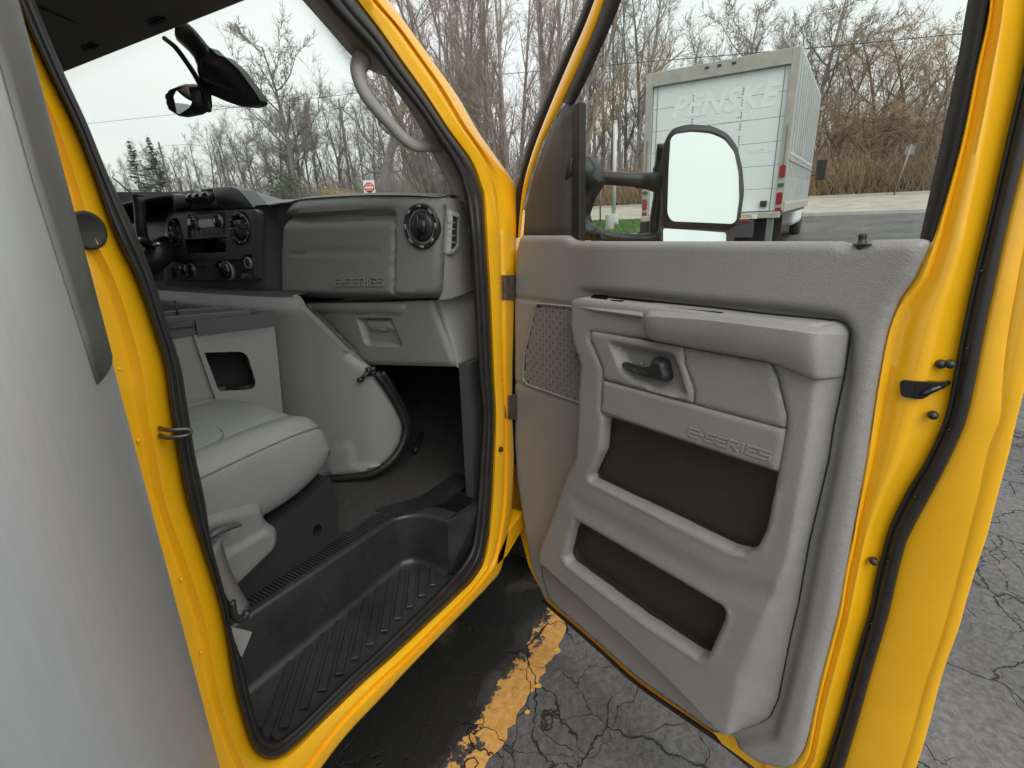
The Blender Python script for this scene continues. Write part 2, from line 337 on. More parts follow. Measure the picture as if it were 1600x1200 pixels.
    if stripe:
        ms = N.new('ShaderNodeMix'); ms.data_type = 'RGBA'; K.new(pm.outputs[0], ms.inputs[0]); K.new(col, ms.inputs[6]); K.new(pv.outputs[0], ms.inputs[7]); col = ms.outputs[2]
    K.new(col, b.inputs['Base Color']); b.inputs['Roughness'].default_value = .8; b.inputs['Specular IOR Level'].default_value = .22
    h1 = N.new('ShaderNodeMath'); h1.operation = 'MULTIPLY'; h1.inputs[1].default_value = -2.2; K.new(cm.outputs[0], h1.inputs[0])
    h2 = N.new('ShaderNodeMath'); h2.operation = 'ADD'; K.new(h1.outputs[0], h2.inputs[0]); K.new(sp_.outputs['Fac'], h2.inputs[1])
    bp = N.new('ShaderNodeBump'); bp.inputs['Strength'].default_value = .8; bp.inputs['Distance'].default_value = .008; K.new(h2.outputs[0], bp.inputs['Height']); K.new(bp.outputs[0], b.inputs['Normal'])
    return m
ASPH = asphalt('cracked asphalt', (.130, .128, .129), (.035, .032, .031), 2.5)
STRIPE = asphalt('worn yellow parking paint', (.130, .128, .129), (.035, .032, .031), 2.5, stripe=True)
ROADM = asphalt('pale concrete road', (.40, .375, .32), (.2, .18, .16), .25, stain_shade=False)
SOIL = mat('leaf litter', (.16, .125, .085), .95, var=(.8, .35), bump=(3, .6))
GRASSM = mat('mown grass', (.055, .115, .022), .9, var=(3, .35), bump=(40, 1.0))
CONC = mat('pale concrete', (.42, .41, .39), .85, var=(2, .12), bump=(60, .2))
def sheet(name, xs, y0, y1, dz, m, ny=2, kind='structure'):
    ys = np.linspace(y0, y1, ny); v = [(x, y, g(x)+dz) for x in xs for y in ys]
    f = [(i*ny+j, (i+1)*ny+j, (i+1)*ny+j+1, i*ny+j+1) for i in range(len(xs)-1) for j in range(ny-1)]
    o = mesh(name, v, f, m, smooth=False); o['kind'] = kind
    return o
ground = sheet('ground', [-150, -60, 4, 25, 43, 200, 700], -600, 600, -.03, SOIL)
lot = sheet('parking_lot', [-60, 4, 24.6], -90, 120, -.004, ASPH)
road = sheet('road', [25.0, 41.5], -300, 320, -.006, ROADM)
def verge(name, x0, x1, y0, y1):
    """grass island with a kerb-high edge; blades on its near part"""
    v = []; xs = np.linspace(x0, x1, 12); ys = np.linspace(y0, y1, 20)
    for x in xs:
        for y in ys: v.append((x, y, g(x)+.11+.03*math.sin(x*2.1+y*1.3)))
    f = [(i*20+j, (i+1)*20+j, (i+1)*20+j+1, i*20+j+1) for i in range(11) for j in range(19)]
    o = mesh(name, v, f, GRASSM); o['kind'] = 'structure'; return o
verge('grass_verge', 17.2, 24.4, 5.2, 60)
kb = MB(); kb.box((17.05, 32.6, g(17)+.055), (.16, 55, .15)); kb.box((24.75, 20, g(24.7)+.04), (.28, 300, .16)); kb.box((41.75, 0, g(41.7)+.05), (.3, 500, .20))
kerb = kb.build('kerb', CONC, smooth=False); kerb['kind'] = 'structure'
gb = MB(); rg_ = random.Random(3)
for i in range(9000):
    x, y = rg_.uniform(17.2, 24.3), rg_.uniform(5.3, 16); h = rg_.uniform(.05, .13); a = rg_.uniform(0, 6.28); c, s = math.cos(a)*.02, math.sin(a)*.02; z = g(x)+.09
    gb.add([(x-c, y-s, z), (x+c, y+s, z), (x+s*2, y+c, z+h)], [(0, 1, 2)])
GB = mat('grass blades', (.075, .16, .03), .8, var=(1.5, .35))
go = gb.build('grass', GB, smooth=False); go['kind'] = 'stuff'; go['label'] = 'short green grass on the verge beyond the side mirror'; go['category'] = 'grass'
# parking line beside the truck: ragged edge, laid 4 mm above the lot
ed = []; rs = random.Random(11)
xs = np.linspace(-1.5, 2.35, 150); lft = [.735+rs.uniform(-.005, .012)+.006*math.sin(x*9) for x in xs]; rgt = [.625+rs.uniform(-.012, .006) for x in xs]
sv, sf = loft([[(x, y, .0005) for x, y in zip(xs, lft)], [(x, y, .0005) for x, y in zip(xs, rgt)]])
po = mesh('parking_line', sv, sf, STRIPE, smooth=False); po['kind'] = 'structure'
# flakes that broke off the line
for i, (px, py, s) in enumerate([(842, 1072, .020), (870, 1018, .018), (824, 1113, .011)]):
    d = wray(px, py); p = d*(-CAMH/d[2]) + np.array([0, 0, CAMH])
    n = rs.randint(6, 8); v = [(p[0]+s*rs.uniform(.3, 1.1)*math.cos(t), p[1]+s*rs.uniform(.25, .9)*math.sin(t), .001) for t in np.linspace(0, 6.28, n, endpoint=False)]
    fo = MB().prism(v, (0, 0, .002)).build('paint_flake', mat('paint flake', (.72, .40, .08), .6, var=(40, .2)) if i == 0 else bpy.data.materials['paint flake'], po, smooth=False)
# ------------------------------------------------------------------ the yellow truck
def tag(o, label, cat, group=None):
    o['label'] = label; o['category'] = cat
    if group: o['group'] = group
    return o
van = bpy.data.objects.new('cargo_truck', None); COL.objects.link(van)
MV = Matrix(MP.tolist()).to_4x4(); MV.translation = (0, 0, CAMH); van.matrix_world = MV @ Matrix.Translation(Vector(OFF))
tag(van, 'yellow cargo truck in the foreground, its grey cab seen through the open passenger door', 'truck')
VS = tuple(-OFF)
def part(name, mb, m, **k): return mb.build(name, m, van, shift=VS, **k)
def PS(px, py, y0):
    """point on the cab side, which leans inwards above the belt"""
    y = y0
    for _ in range(5):
        p = PY(px, py, y); y = y0 + .16*max(0.0, p[2])
    return p
ST = [((-25,-200),(-55,-200),(-75,-200),(-150,-200)), ((54,0),(25,0),(5,0),(-60,0)), ((99,111),(75,111),(52,111),(0,111)), ((136,192),(112,186),(82,190),(20,200)),
 ((168,270),(143,265),(105,270),(40,270)), ((208,355),(176,360),(140,370),(60,370)), ((237,426),(212,435),(168,440),(90,440)), ((261,504),(238,508),(188,510),(110,510)),
 ((282,570),(257,573),(205,575),(130,575)), ((293,635),(266,640),(222,645),(150,645)), ((305,710),(278,712),(240,715),(170,715)), ((320,780),(291,780),(258,785),(190,790)),
 ((331,850),(314,850),(275,860),(215,870)), ((352,930),(340,930),(298,940),(240,950)), ((362,985),(354,990),(318,1000),(255,1010)), ((378,1032),(362,1045),(330,1060),(275,1070)),
 ((390,1084),(372,1095),(345,1115),(290,1130)), ((404,1137),(390,1155),(368,1180),(315,1200)), ((418,1154),(405,1180),(388,1215),(350,1270)), ((436,1155),(428,1187),(425,1230),(420,1300)),
 ((460,1138),(455,1172),(474,1200),(490,1215)), ((485,1115),(503,1126),(522,1138),(540,1150)), ((538,1063),(566,1066),(582,1074),(600,1086)), ((600,1006),(618,1020),(634,1026),(648,1035)),
 ((660,948),(676,966),(690,970),(705,976)), ((699,908),(712,932),(726,934),(742,938)), ((722,880),(741,902),(752,902),(766,912)), ((737,850),(758,867),(772,868),(784,886)),
 ((744,790),(768,790),(785,793),(798,812)), ((749,720),(771,720),(788,722),(803,725)), ((753,650),(773,650),(788,650),(801,650)), ((746,572),(770,585),(785,585),(801,585)),
 ((741,470),(765,470),(782,470),(804,470)), ((737,400),(760,392),(780,392),(806,392)), ((730,330),(756,315),(776,320),(808,325)), ((723,298),(750,290),(770,285),(806,291)),
 ((712,265),(735,252),(752,243),(784,257)), ((682,216),(700,204),(716,190),(750,209)), ((650,170),(662,147),(681,132),(715,150)), ((607,117),(625,95),(645,80),(684,106)),
 ((580,81),(592,48),(612,35),(650,58)), ((505,0),(556,0),(572,-10),(607,0)), ((395,-150),(440,-150),(455,-160),(490,-150)), ((250,-240),(270,-265),(280,-275),(290,-300)), ((60,-255),(50,-285),(40,-295),(20,-320))]
def looprow(get, n=260):
    P = np.array([get(s) for s in ST]+[get(ST[0])], float); Q = np.vstack([P[-2], P, P[1]]); out = []
    k = 6
    for i in range(1, len(Q)-2):
        a, b, c, d = Q[i-1:i+3]
        for t in np.linspace(0, 1, k, endpoint=False): out.append(.5*((2*b)+(c-a)*t+(2*a-5*b+4*c-d)*t*t+(3*b-a-3*c+d)*t**3))
    return out
def pix3(row, y0): return [PS(p[0], p[1], y0) for p in row]
lerp = lambda a, b, t: tuple((1-t)*np.array(a)+t*np.array(b))
SI = looprow(lambda s: s[0]); SO = looprow(lambda s: s[1]); O1 = looprow(lambda s: s[2] if s[0][0] > 412 or s[0][1] < 60 else (s[1][0]-np.interp(s[1][1], [0, 300, 600, 1155], [20, 34, 42, 30]), s[1][1]+6)); OB = looprow(lambda s: s[3])
mid = lambda A, B, t: [a*(1-t)+b*t for a, b in zip(A, B)]
v, f = loft([pix3(SI, .802), pix3(mid(SI, SO, .3), .790), pix3(mid(SI, SO, .75), .788), pix3(SO, .776), pix3(mid(SO, O1, .15), .768), pix3(mid(SO, O1, .85), .757), pix3(O1, .762), pix3(mid(O1, OB, .12), .766),
             pix3(mid(O1, OB, .35), .757), pix3(mid(O1, OB, .92), .757), pix3(OB, .768), [p+np.array([0, .12, 0]) for p in pix3(OB, .768)]], True)
frame = mesh('door_frame', v, f, YEL, van, shift=VS, sharp=60)
# rubber seal round the opening
rows = [pix3(SO, .777)]
for t, y in ((.03, .764), (.14, .752), (.30, .748), (.42, .750), (.47, .753), (.53, .750), (.66, .748), (.84, .752), (.95, .766), (1.0, .785)): rows.append(pix3(mid(SO, SI, t), y))
v, f = loft(rows, True)
seal = mesh('door_seal', v, f, RUB, van, shift=VS)
# little welds, plug, striker and bolt on the pillars
for px, py in ((131, 394), (158, 492), (187, 577), (217, 689), (284, 906), (315, 1020)):
    p = PS(px, py, .757); MB().lathe(p, (0, -1, 0), [(.0028, -.002), (.0025, .0001), (.0015, .0003), (.0005, .0004)], 12).build('weld_spot', YEL, frame)
p = PS(137, 360, .7565)
MB().lathe(p, (0, -1, 0), [(.0225, -.004), (.0225, .001), (.0205, .0022), (.0175, .0008), (.001, .0004)], 28, sx=.0145/.0225*1.35).build('rubber_plug', RUB, frame)
p = PS(783, 702, .757)
MB().lathe(p, (0, -1, 0), [(.0085, -.003), (.0085, .002), (.006, .004), (.0035, .0045), (.0035, .001), (.0005, .001)], 20).build('bolt_plug', BLK, frame)
a, b = PS(262, 672, .742), PS(262, 684, .742); c, d = PS(295, 671, .728), PS(296, 679, .728)
MB().tube(catmull([a+np.array([0, .03, 0]), a, c, d, b, b+np.array([0, .03, 0])], 22), .0030, 8).build('striker', mat('dark striker steel', (.10, .09, .08), .4, metal=.8, var=(80, .4)), frame)
# hinges on the front pillar
for px, y0, y1 in ((796, 430, 468), (801, 618, 655)):
    q = [PY(px-6, y0, .752), PY(px+10, y0-1, .752), PY(px+10, y1+1, .752), PY(px-6, y1, .752)]
    bevel(MB().prism(q, (0, .03, 0)).build('door_hinge', mat('rusty hinge steel', (.13, .095, .07), .6, metal=.5, var=(60, .5)) if y0 == 430 else bpy.data.materials['rusty hinge steel'], frame, smooth=False), .002)
# ------------------------------------------------------------------ step well
ZT, ZF, YB = -.945, -.780, .9425
top = [PZ(*q, ZF) for q in ((387, 963), (498, 890), (608, 816), (625, 808), (645, 805), (668, 806), (699, 814))]
bot = [PZ(*q, ZT) for q in ((405, 1066), (510, 979), (615, 891), (634, 880), (650, 877), (671, 883), (701, 897))]
top[0] = top[0]+(top[0]-top[1])*.35; bot[0] = bot[0]+(bot[0]-bot[1])*.35
top = catmull(top, 60); bot = catmull(bot, 60); topR = [p.copy() for p in top]
outw = []
for i in range(60):      # horizontal direction towards the camera side of the wall
    t = bot[min(i+1, 59)]-bot[max(i-1, 0)]; nrm = np.array([t[1], -t[0], 0]); outw.append(nrm/np.linalg.norm(nrm))
rows = [[p-o*.05+np.array([0, 0, .000]) for p, o in zip(top, outw)], [p-o*.008 for p, o in zip(top, outw)], [p-o*.001-np.array([0, 0, .003]) for p, o in zip(top, outw)], [p-np.array([0, 0, .01]) for p in top]]
for t in (.5, .86): rows.append([a*(1-t)+b*t for a, b in zip(top, bot)])
rows += [[b+np.array([0, 0, .014]) for b in bot], [b+o*.004+np.array([0, 0, .005]) for b, o in zip(bot, outw)], [b+o*.016 for b, o in zip(bot, outw)]]
rows.append([np.array([max(.30, min(b[0]+.0, 1.2)), .775, ZT-.004]) for b in bot])
v, f = loft(rows); step = mesh('step_well', v, f, STEP, van, shift=VS, sharp=75)
e0 = PY(700, 898, .80); 
wall = MB().prism([top[-1], PZ(752, 790, ZF), np.array([1.16, .775, ZF]), np.array([1.16, .775, ZT]), PZ(722, 880, ZT), bot[-1]], (.03, .005, 0)).build('step_end_wall', STEP, step, smooth=False); bevel(wall, .006, 3)
# raised chevron ribs on the tread
ra0, ra1 = PZ(543, 978, ZT), PZ(520, 1074, ZT)
rb0 = PZ(462, 1039, ZT)
dx = (ra0[0]-rb0[0])/3.0
dirr = ra1-ra0
for i in range(-4, 13):
    s = ra0 + np.array([dx*i, 0, 0]); s[1] = .925; e = s + dirr*((.80-s[1])/dirr[1])
    if s[0] > .90: s = s+dirr*(min(.5, (s[0]-.90)*3.0))
    if e[0] < .33 or s[0] > 1.0: continue
    for o in (0.0,):
        w = dx*.20; t = (e-s)/np.linalg.norm(e-s); q = np.array([-t[1], t[0], 0])*w
        r = MB().prism([s+q, s-q, e-q, e+q], (0, 0, .007)).build('tread_rib', STEP, step, smooth=False); bevel(r, .0015, 1)
# ------------------------------------------------------------------ floor
fl = MB(); xs = [.10, .4, .8, 1.2, 1.36, 1.46, 1.58, 1.75, 1.80]; zs = [ZF, ZF, ZF, ZF, ZF+.01, ZF+.05, ZF+.14, ZF+.34, ZF+.75]
# the carpet follows the rim of the step, then rises to the toe board
rim = [p + np.array([0, .052, -.004]) for p in top if p[0] < .9]
yy = [np.interp(x, [p[0] for p in rim], [p[1] for p in rim]) if x < .93 else (.86 if x > 1.02 else .93) for x in xs]
v, f = loft([[np.array([x, y0+(2.9-y0)*t, z-.002]) for t in np.linspace(0, 1, 9)] for x, y0, z in zip(xs, yy, zs)])
floor_ = mesh('cab_floor', v, f, CARP, van, shift=VS)
rib = MB()
for i in range(95):       # ribbed sill mat along the floor edge
    x = .40+i*.0088; y0 = np.interp(x, [p[0] for p in topR[:46]], [p[1] for p in topR[:46]])+.012
    if x > .92: y0 = max(.86, .935-(x-.92)*.55)
    rib.box((x, y0+.026+(0 if x < .92 else .02), ZF+.002), (.0045, .046 if x < .92 else .085, .005))
ro = rib.build('ribbed_sill_mat', STEP, floor_, smooth=False); ro['kind'] = 'stuff'
# raised arch of the wheel house in the foot well
hose = [PZ(*q, ZF+.02) for q in ((648, 705), (665, 668), (680, 640), (700, 610))]
MB().tube(catmull(hose, 12), .011, 8).build('floor_cable', RUB, floor_)
# kick panel below the dash end, dark
MB().prism([np.array([1.12, .80, -.36]), np.array([1.75, .80, -.36]), np.array([1.75, .80, ZF]), np.array([1.12, .80, ZF])], (0, .03, 0)).build('kick_panel', CHAR, floor_, smooth=False)
fw = MB().prism([np.array([1.80, .8, ZF]), np.array([1.80, 2.9, ZF]), np.array([1.80, 2.9, .02]), np.array([1.80, .8, .02])], (.02, 0, 0)).build('firewall', BLK, van, shift=VS, smooth=False)
# ------------------------------------------------------------------ engine cover (swept along a plan curve)
PLAN = np.array(catmull([(.945, 2.45), (.945, 1.9), (.95, 1.5), (.968, 1.37), (1.0, 1.285), (1.035, 1.205), (1.075, 1.145), (1.15, 1.105), (1.38, 1.06)], 120))
PLL = np.r_[0, np.cumsum(np.linalg.norm(np.diff(PLAN, axis=0), axis=1))]
def plan_at(s):
    x, y = np.interp(s, PLL, PLAN[:, 0]), np.interp(s, PLL, PLAN[:, 1])
    tx = np.interp(s+.01, PLL, PLAN[:, 0])-np.interp(s-.01, PLL, PLAN[:, 0]); ty = np.interp(s+.01, PLL, PLAN[:, 1])-np.interp(s-.01, PLL, PLAN[:, 1])
    l = math.hypot(tx, ty)+1e-9; return x, y, ty/l, -tx/l       # point, normal towards the cab
def plan_hit(px, py):
    r = ray(px, py); best = None
    for i in range(len(PLAN)-1):
        a, b = PLAN[i], PLAN[i+1]; e = b-a; det = r[0]*(-e[1])+e[0]*r[1]
        if abs(det) < 1e-9: continue
        k = (a[0]*(-e[1])+e[0]*a[1])/det; t = (r[0]*a[1]-r[1]*a[0])/det
        if -.001 <= t <= 1.001 and k > 0 and (best is None or k < best[0]): best = (k, PLL[i]+t*(PLL[i+1]-PLL[i]), k*r[2])
    return (best[1], best[2])
def covf(s, z, h):
    x, y, nx, ny = plan_at(s); return np.array([x+nx*h, y+ny*h, z])
edge_px = [(470, 750), (510, 748), (545, 745), (580, 740), (605, 724), (622, 704), (631, 682), (632, 660), (620, 632), (602, 602), (587, 582)]
lowl = [plan_hit(*q) for q in edge_px]
lowl = [tuple(p) for p in catmull(lowl, 34)]
s_end = lowl[-1][0]; s0 = PLL[-1]*.02
diag = [plan_hit(*q) for q in ((573, 572), (550, 560), (505, 516), (462, 474), (447, 464))]
outl = [(s0, -.775)] + lowl + diag + [(diag[-1][0], -.182), (s0, -.182)]
padpx = [(508, 708), (540, 690), (552, 692), (556, 725), (600, 720), (606, 724), (560, 742), (520, 744), (508, 735)]
pad = fillet([plan_hit(*q) for q in padpx], .01)
def hcov(P):
    h = -.030*ss((P[:, 1]+.225)/.045)**1.5                      # rounded top
    h = h + .008*inn(P, pad, .014)
    h = h - .012*ss(1-np.abs(sd(P, outl))/.02)*(P[:, 1] < -.35)
    return h + .006*np.sin((P[:, 1]+.2)*7)*(P[:, 1] < -.2)
cover = relief('engine_cover', outl, hcov, covf, .014, GREYD, van, lines=[pad+[pad[0]]], skirt=.03, shift=VS)
MB().tube(catmull([covf(s, z, .004) for s, z in lowl], 50), .012, 8).build('cover_seal', RUB, cover)
MB().tube(catmull([covf(s+.022, z-.004, -.012) for s, z in lowl], 50), .011, 8).build('floor_edge_seal', RUB, cover)
# top of the cover, dished tray
tv = [[covf(s, -.182, -.030-d)+np.array([0, 0, .006*math.sin(d*9)]) for s in np.linspace(s0, diag[-1][0], 40)] for d in (0, .02, .08)] + [[np.array([1.5, y, -.16]) for y in np.linspace(2.45, 1.35, 40)]]
v, f = loft(tv); mesh('cover_top', v, f, CHAR, cover)
# latch clip
L0 = np.array(covf(*plan_hit(575, 585), .004))
k = MB(); a, b, c = [np.array(covf(*plan_hit(*q), .008)) for q in ((564, 592), (576, 580), (586, 573))]
k.tube([a, b], .006, 8); k.tube([b, c], .0085, 8); k.box(a, (.016, .014, .012)); k.box(b, (.012, .014, .026)); k.build('cover_latch', BLK, cover)
# ------------------------------------------------------------------ centre console
CO = np.array([.915, 1.335, 0.0]); cd = np.array([-.734+.915, 1.335-1.41, 0.0]); cd /= np.linalg.norm(cd); CN = np.array([cd[1], -cd[0], 0.0])   # along (forward), normal to cab
if CN[1] > 0: CN = -CN
def cf(a, z, h): return CO + cd*a + np.array([0, 0, z]) + CN*h
def c2(px, py, h=0):
    q = PP(px, py, CO+CN*h, CN)-CO; return (float(q @ cd), float(q[2]))
o_ = [c2(*q) for q in ((302, 524), (428, 508), (434, 560), (441, 641), (441, 690), (362, 690), (330, 605))]
pk = fillet([c2(*q) for q in ((319, 551), (385, 549), (400, 598), (397, 606), (388, 609), (342, 611))], [.004, .025, .02, .02, .02, .006])
con = relief('centre_console', o_, lambda P: -.004*inn(P, o_, .02)+.004, cf, .012, GREYD, van, holes=[pk], skirt=.05, shift=VS)
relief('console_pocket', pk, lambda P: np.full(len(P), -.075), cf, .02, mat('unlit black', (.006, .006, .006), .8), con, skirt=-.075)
o2 = [c2(*q) for q in ((240, 534), (306, 523), (332, 600), (368, 700), (270, 700))]
relief('console_rear_panel', o2, lambda P: np.full(len(P), -.012), cf, .03, GREYD, con, skirt=.08)
rimp = [c2(*q) for q in ((305, 501), (428, 487), (429, 509), (309, 525))]
relief('console_rim', rimp, lambda P: .006*np.ones(len(P)), cf, .02, CHAR, con, skirt=.05)
r2 = [c2(*q) for q in ((235, 513), (304, 500), (308, 524), (240, 535))]
relief('console_rear_rim', r2, lambda P: -.008*np.ones(len(P)), cf, .02, CHAR, con, skirt=.09)
zt = -.212
tray = MB()
A, B_ = cf(c2(235, 506)[0], 0, 0), cf(c2(428, 488)[0], 0, 0)
ztr = float(cf(*c2(428, 489), 0)[2])
inl = np.array([.10, .36, 0])
tray.add([np.r_[A[:2], ztr-.012], np.r_[B_[:2], ztr-.012], np.r_[(B_+inl)[:2], ztr-.012], np.r_[(A+inl)[:2], ztr-.012]], [(0, 1, 2, 3)])
tray.build('console_tray', BLK, con, smooth=False)
up = MB()
for y_, z_, w in ((.03, .012, .02), (.12, .018, .02)):
    p, q = A+np.array([.0, y_, 0]), B_+np.array([-.05, y_, 0])
    up.add([np.r_[p[:2], ztr-.012], np.r_[q[:2], ztr-.012], np.r_[q[:2], ztr+z_], np.r_[p[:2], ztr+z_], np.r_[(p+[0, w, 0])[:2], ztr+z_], np.r_[(q+[0, w, 0])[:2], ztr+z_]], [(0, 1, 2, 3), (3, 2, 5, 4)])
bevel(solid(up.build('tray_divider', CHAR, con, smooth=False), .004), .002)
k = MB(); k.lathe(A+np.array([.08, .07, ztr+.0-A[2]]), (0, 0, 1), [(.001, -.01), (.034, -.01), (.034, .006), (.038, .006), (.038, -.02)], 24); k.build('cup_holder', CHAR, con)
k = MB(); q = cf(c2(280, 482)[0], ztr+.0, -.09); k.tube([q, q+np.array([0, 0, .05])], .003, 6); k.tube([q+np.array([-.03, 0, .0]), q+np.array([.04, .02, .012])], .004, 6); k.build('loose_cable', BLK, con)
# ------------------------------------------------------------------ passenger seat
seat = bpy.data.objects.new('passenger_seat', None); link(seat, van); seat.location = VS
def xs_(x, w0, w1, ztop, zbot, bol):
    """one cross-section of the cushion, clockwise from the near lower edge"""
    y0, y1 = w0, w1; d = .05
    return [np.array([x, y, z]) for y, z in (
        (y0+.03, zbot), (y0+.004, zbot+.03), (y0-.006, zbot+.06), (y0-.008, (ztop+zbot)/2-.005), (y0-.004, ztop-.050), (y0+.003, ztop-.028), (y0+.008, ztop-.0315), (y0+.020, ztop-.010), (y0+.045, ztop+bol), (y0+.075, ztop+bol-.006), (y0+.098, ztop-.010), (y0+.105, ztop-.018),
        (y0+.112, ztop-.010), (y0+.16, ztop-.002), (y0+.25, ztop+.001), (y1-.14, ztop-.002), (y1-.112, ztop-.012), (y1-.105, ztop-.018), (y1-.098, ztop-.010), (y1-.075, ztop+bol-.006), (y1-.045, ztop+bol), (y1-.01, ztop-.02), (y1, (ztop+zbot)/2), (y1-.03, zbot))]
secs = []
for x, zt_, zb, bol, sh in ((.02, -.45, -.60, .012, 0), (.20, -.445, -.605, .012, 0), (.36, -.440, -.62, .010, 0), (.48, -.430, -.632, .007, 0), (.58, -.424, -.636, .005, 0), (.655, -.421, -.630, .002, 0), (.705, -.421, -.618, .0, .0), (.745, -.424, -.604, -.001, .002), (.772, -.434, -.594, -.002, .006), (.788, -.462, -.584, -.003, .012), (.794, -.495, -.578, -.003, .018), (.792, -.530, -.574, 0, .03)):
    secs.append(xs_(x, 1.0+sh, 1.50-sh, zt_, zb, bol))
v, f = loft(secs, True); n = len(secs[0]); f += [tuple(range(n-1, -1, -1)), tuple((len(secs)-1)*n+j for j in range(n))]
cush = subsurf(mesh('seat_cushion', v, f, VINYL, seat), 2)
pip = []
for s in secs[:8]: pip.append(s[5]+np.array([0, -.001, -.001]))
pip += [np.array([.786, 1.03, -.466]), np.array([.792, 1.10, -.468]), np.array([.793, 1.25, -.468]), np.array([.786, 1.47, -.466])]
MB().tube(catmull(pip, 60), .0015, 6).build('seam_piping', mat('dark seam thread', (.12, .125, .12), .7), seat)
for xx in (.60,):
    MB().tube(catmull([np.array([.40, 1.09, -.455]), np.array([.55, 1.10, -.441]), np.array([.60, 1.13, -.4305]), np.array([.605, 1.25, -.424]), np.array([.60, 1.38, -.4305])], 40), .0014, 6).build('insert_seam', bpy.data.materials['dark seam thread'], seat)
# seat back, behind the pillar
sb = []
for z, x, w in ((-.47, .10, .03), (-.30, .07, 0), (.0, .0, .01), (.25, -.06, .05), (.32, -.08, .12)):
    sb.append([np.array([x+dx, 1.0+w+(0.5-2*w)*t, z]) for t, dx in ((0, -.05), (.06, .03), (.2, .05), (.5, .03), (.8, .05), (.94, .03), (1, -.05), (.9, -.13), (.5, -.14), (.1, -.13))])
v, f = loft(sb, True); n = 10; f += [tuple(range(n-1, -1, -1)), tuple(4*n+j for j in range(n))]
subsurf(mesh('seat_back', v, f, VINYL, seat), 2)
# plastic side shield with recliner lever
sp_px = [(300, 815), (355, 797), (405, 786), (412, 789), (417, 815), (430, 824), (433, 840), (428, 858), (362, 922), (340, 900), (320, 860)]
sp2 = fillet([(lambda q: (q[0], q[2]))(PY(*q, .985)) for q in sp_px], .012)
slot = fillet([(lambda q: (q[0], q[2]))(PY(*q, .972)) for q in ((325, 838), (345, 826), (376, 819), (379, 826), (362, 838), (340, 850))], .004)
rid = [(lambda q: (q[0], q[2]))(PY(*q, .98)) for q in ((330, 868), (352, 868), (385, 850), (408, 836), (420, 828), (430, 824))]
def hsh(P):
    h = .016*inn(P, sp2, .016); d = dline(P, rid)
    up_ = P[:, 1] > np.interp(P[:, 0], [q[0] for q in rid], [q[1] for q in rid])
    h = h - .010*ss(d/.012)*up_ - .012*inn(P, slot, .006); return h
shield = relief('seat_side_shield', sp2, hsh, lambda a, b, h: np.array([a, .985-h, b]), .007, VINYL if 0 else mat('seat shield plastic', (.175, .175, .172), .42, bump=(420, .3)), seat, lines=[rid], skirt=.03)
lev = [PY(*q, .966) for q in ((322, 842), (340, 830), (360, 823), (377, 820))]
MB().tube(catmull(lev, 14), [.004, .007, .009, .010, .010, .010, .010, .0095, .009, .008, .007, .006, .005, .003], 10, flat=.8).build('recliner_lever', CHAR, seat)
# steel pedestal
ped = [(.775, -.600), (.790, -.680), (.772, -.776), (.40, -.776), (.36, -.62), (.58, -.645), (.70, -.625)]
hole = [(.715+.014*math.cos(t), -.722+.017*math.sin(t)) for t in np.linspace(0, 2*math.pi, 18, endpoint=False)]
relief('seat_pedestal', ped, lambda P: np.zeros(len(P)), lambda a, b, h: np.array([a, 1.005-h, b]), .03, BLK, seat, holes=[hole], skirt=.46)
MB().prism([np.array([.3, 1.0, -.776]), np.array([.80, 1.0, -.776]), np.array([.80, 1.5, -.776]), np.array([.3, 1.5, -.776])], (0, 0, .006)).build('pedestal_foot', BLK, seat, smooth=False)
# seat belt strap and its anchor
bl = [PY(*q, .85) for q in ((336, 850), (345, 885), (360, 920), (376, 948), (384, 958))]
wv = [np.array([.016, .012, 0])]*12
c_ = catmull(bl, 12); v, f = loft([[p-w for p, w in zip(c_, wv)], [p+w for p, w in zip(c_, wv)]])
bt = solid(mesh('seat_belt', v, f, mat('belt webbing', (.16, .155, .15), .8, bump=(900, .4)), van, shift=VS), .0025)
MB().prism([PY(*q, .825) for q in ((362, 980), (394, 988), (378, 1027), (366, 1010))], (0, .006, 0)).build('anchor_cover', GREYP, bt, smooth=False)
MB().tube(catmull([PY(*q, .835) for q in ((362, 940), (366, 962), (380, 968), (386, 955))], 12), .007, 8).build('belt_loop', BLK, bt)
# ------------------------------------------------------------------ dashboard (face plane x = XD, height towards the cab)
XD = 1.09
def df(y, z, h): return np.array([XD-h, y, z])
def d2(px, py, h=0.0):
    q = PX(px, py, XD-h); return (float(q[1]), float(q[2]))
def dpoly(px, h=0.0, r=0.0):
    p = [d2(*q, h) for q in px]; return fillet(p, r) if r else p
main = dpoly([(441, 467), (440, 400), (444, 345), (452, 322), (466, 312), (560, 306), (690, 309), (697, 318), (698, 340), (692, 455), (684, 468), (622, 470)], 0, .012)
lip = dpoly([(446, 337), (600, 327), (614, 327), (622, 334), (622, 345), (628, 300), (452, 300)])
glv = dpoly([(436, 330), (450, 336), (608, 329), (619, 333), (621, 340), (619, 458), (612, 480), (436, 480)])
seam1 = [d2(*q) for q in ((450, 336), (608, 329), (619, 333), (621, 340), (619, 455), (625, 470))]
lowc = [d2(*q) for q in ((436, 454), (560, 458), (690, 456))]
bead = [d2(*q) for q in ((459, 396), (600, 393))]
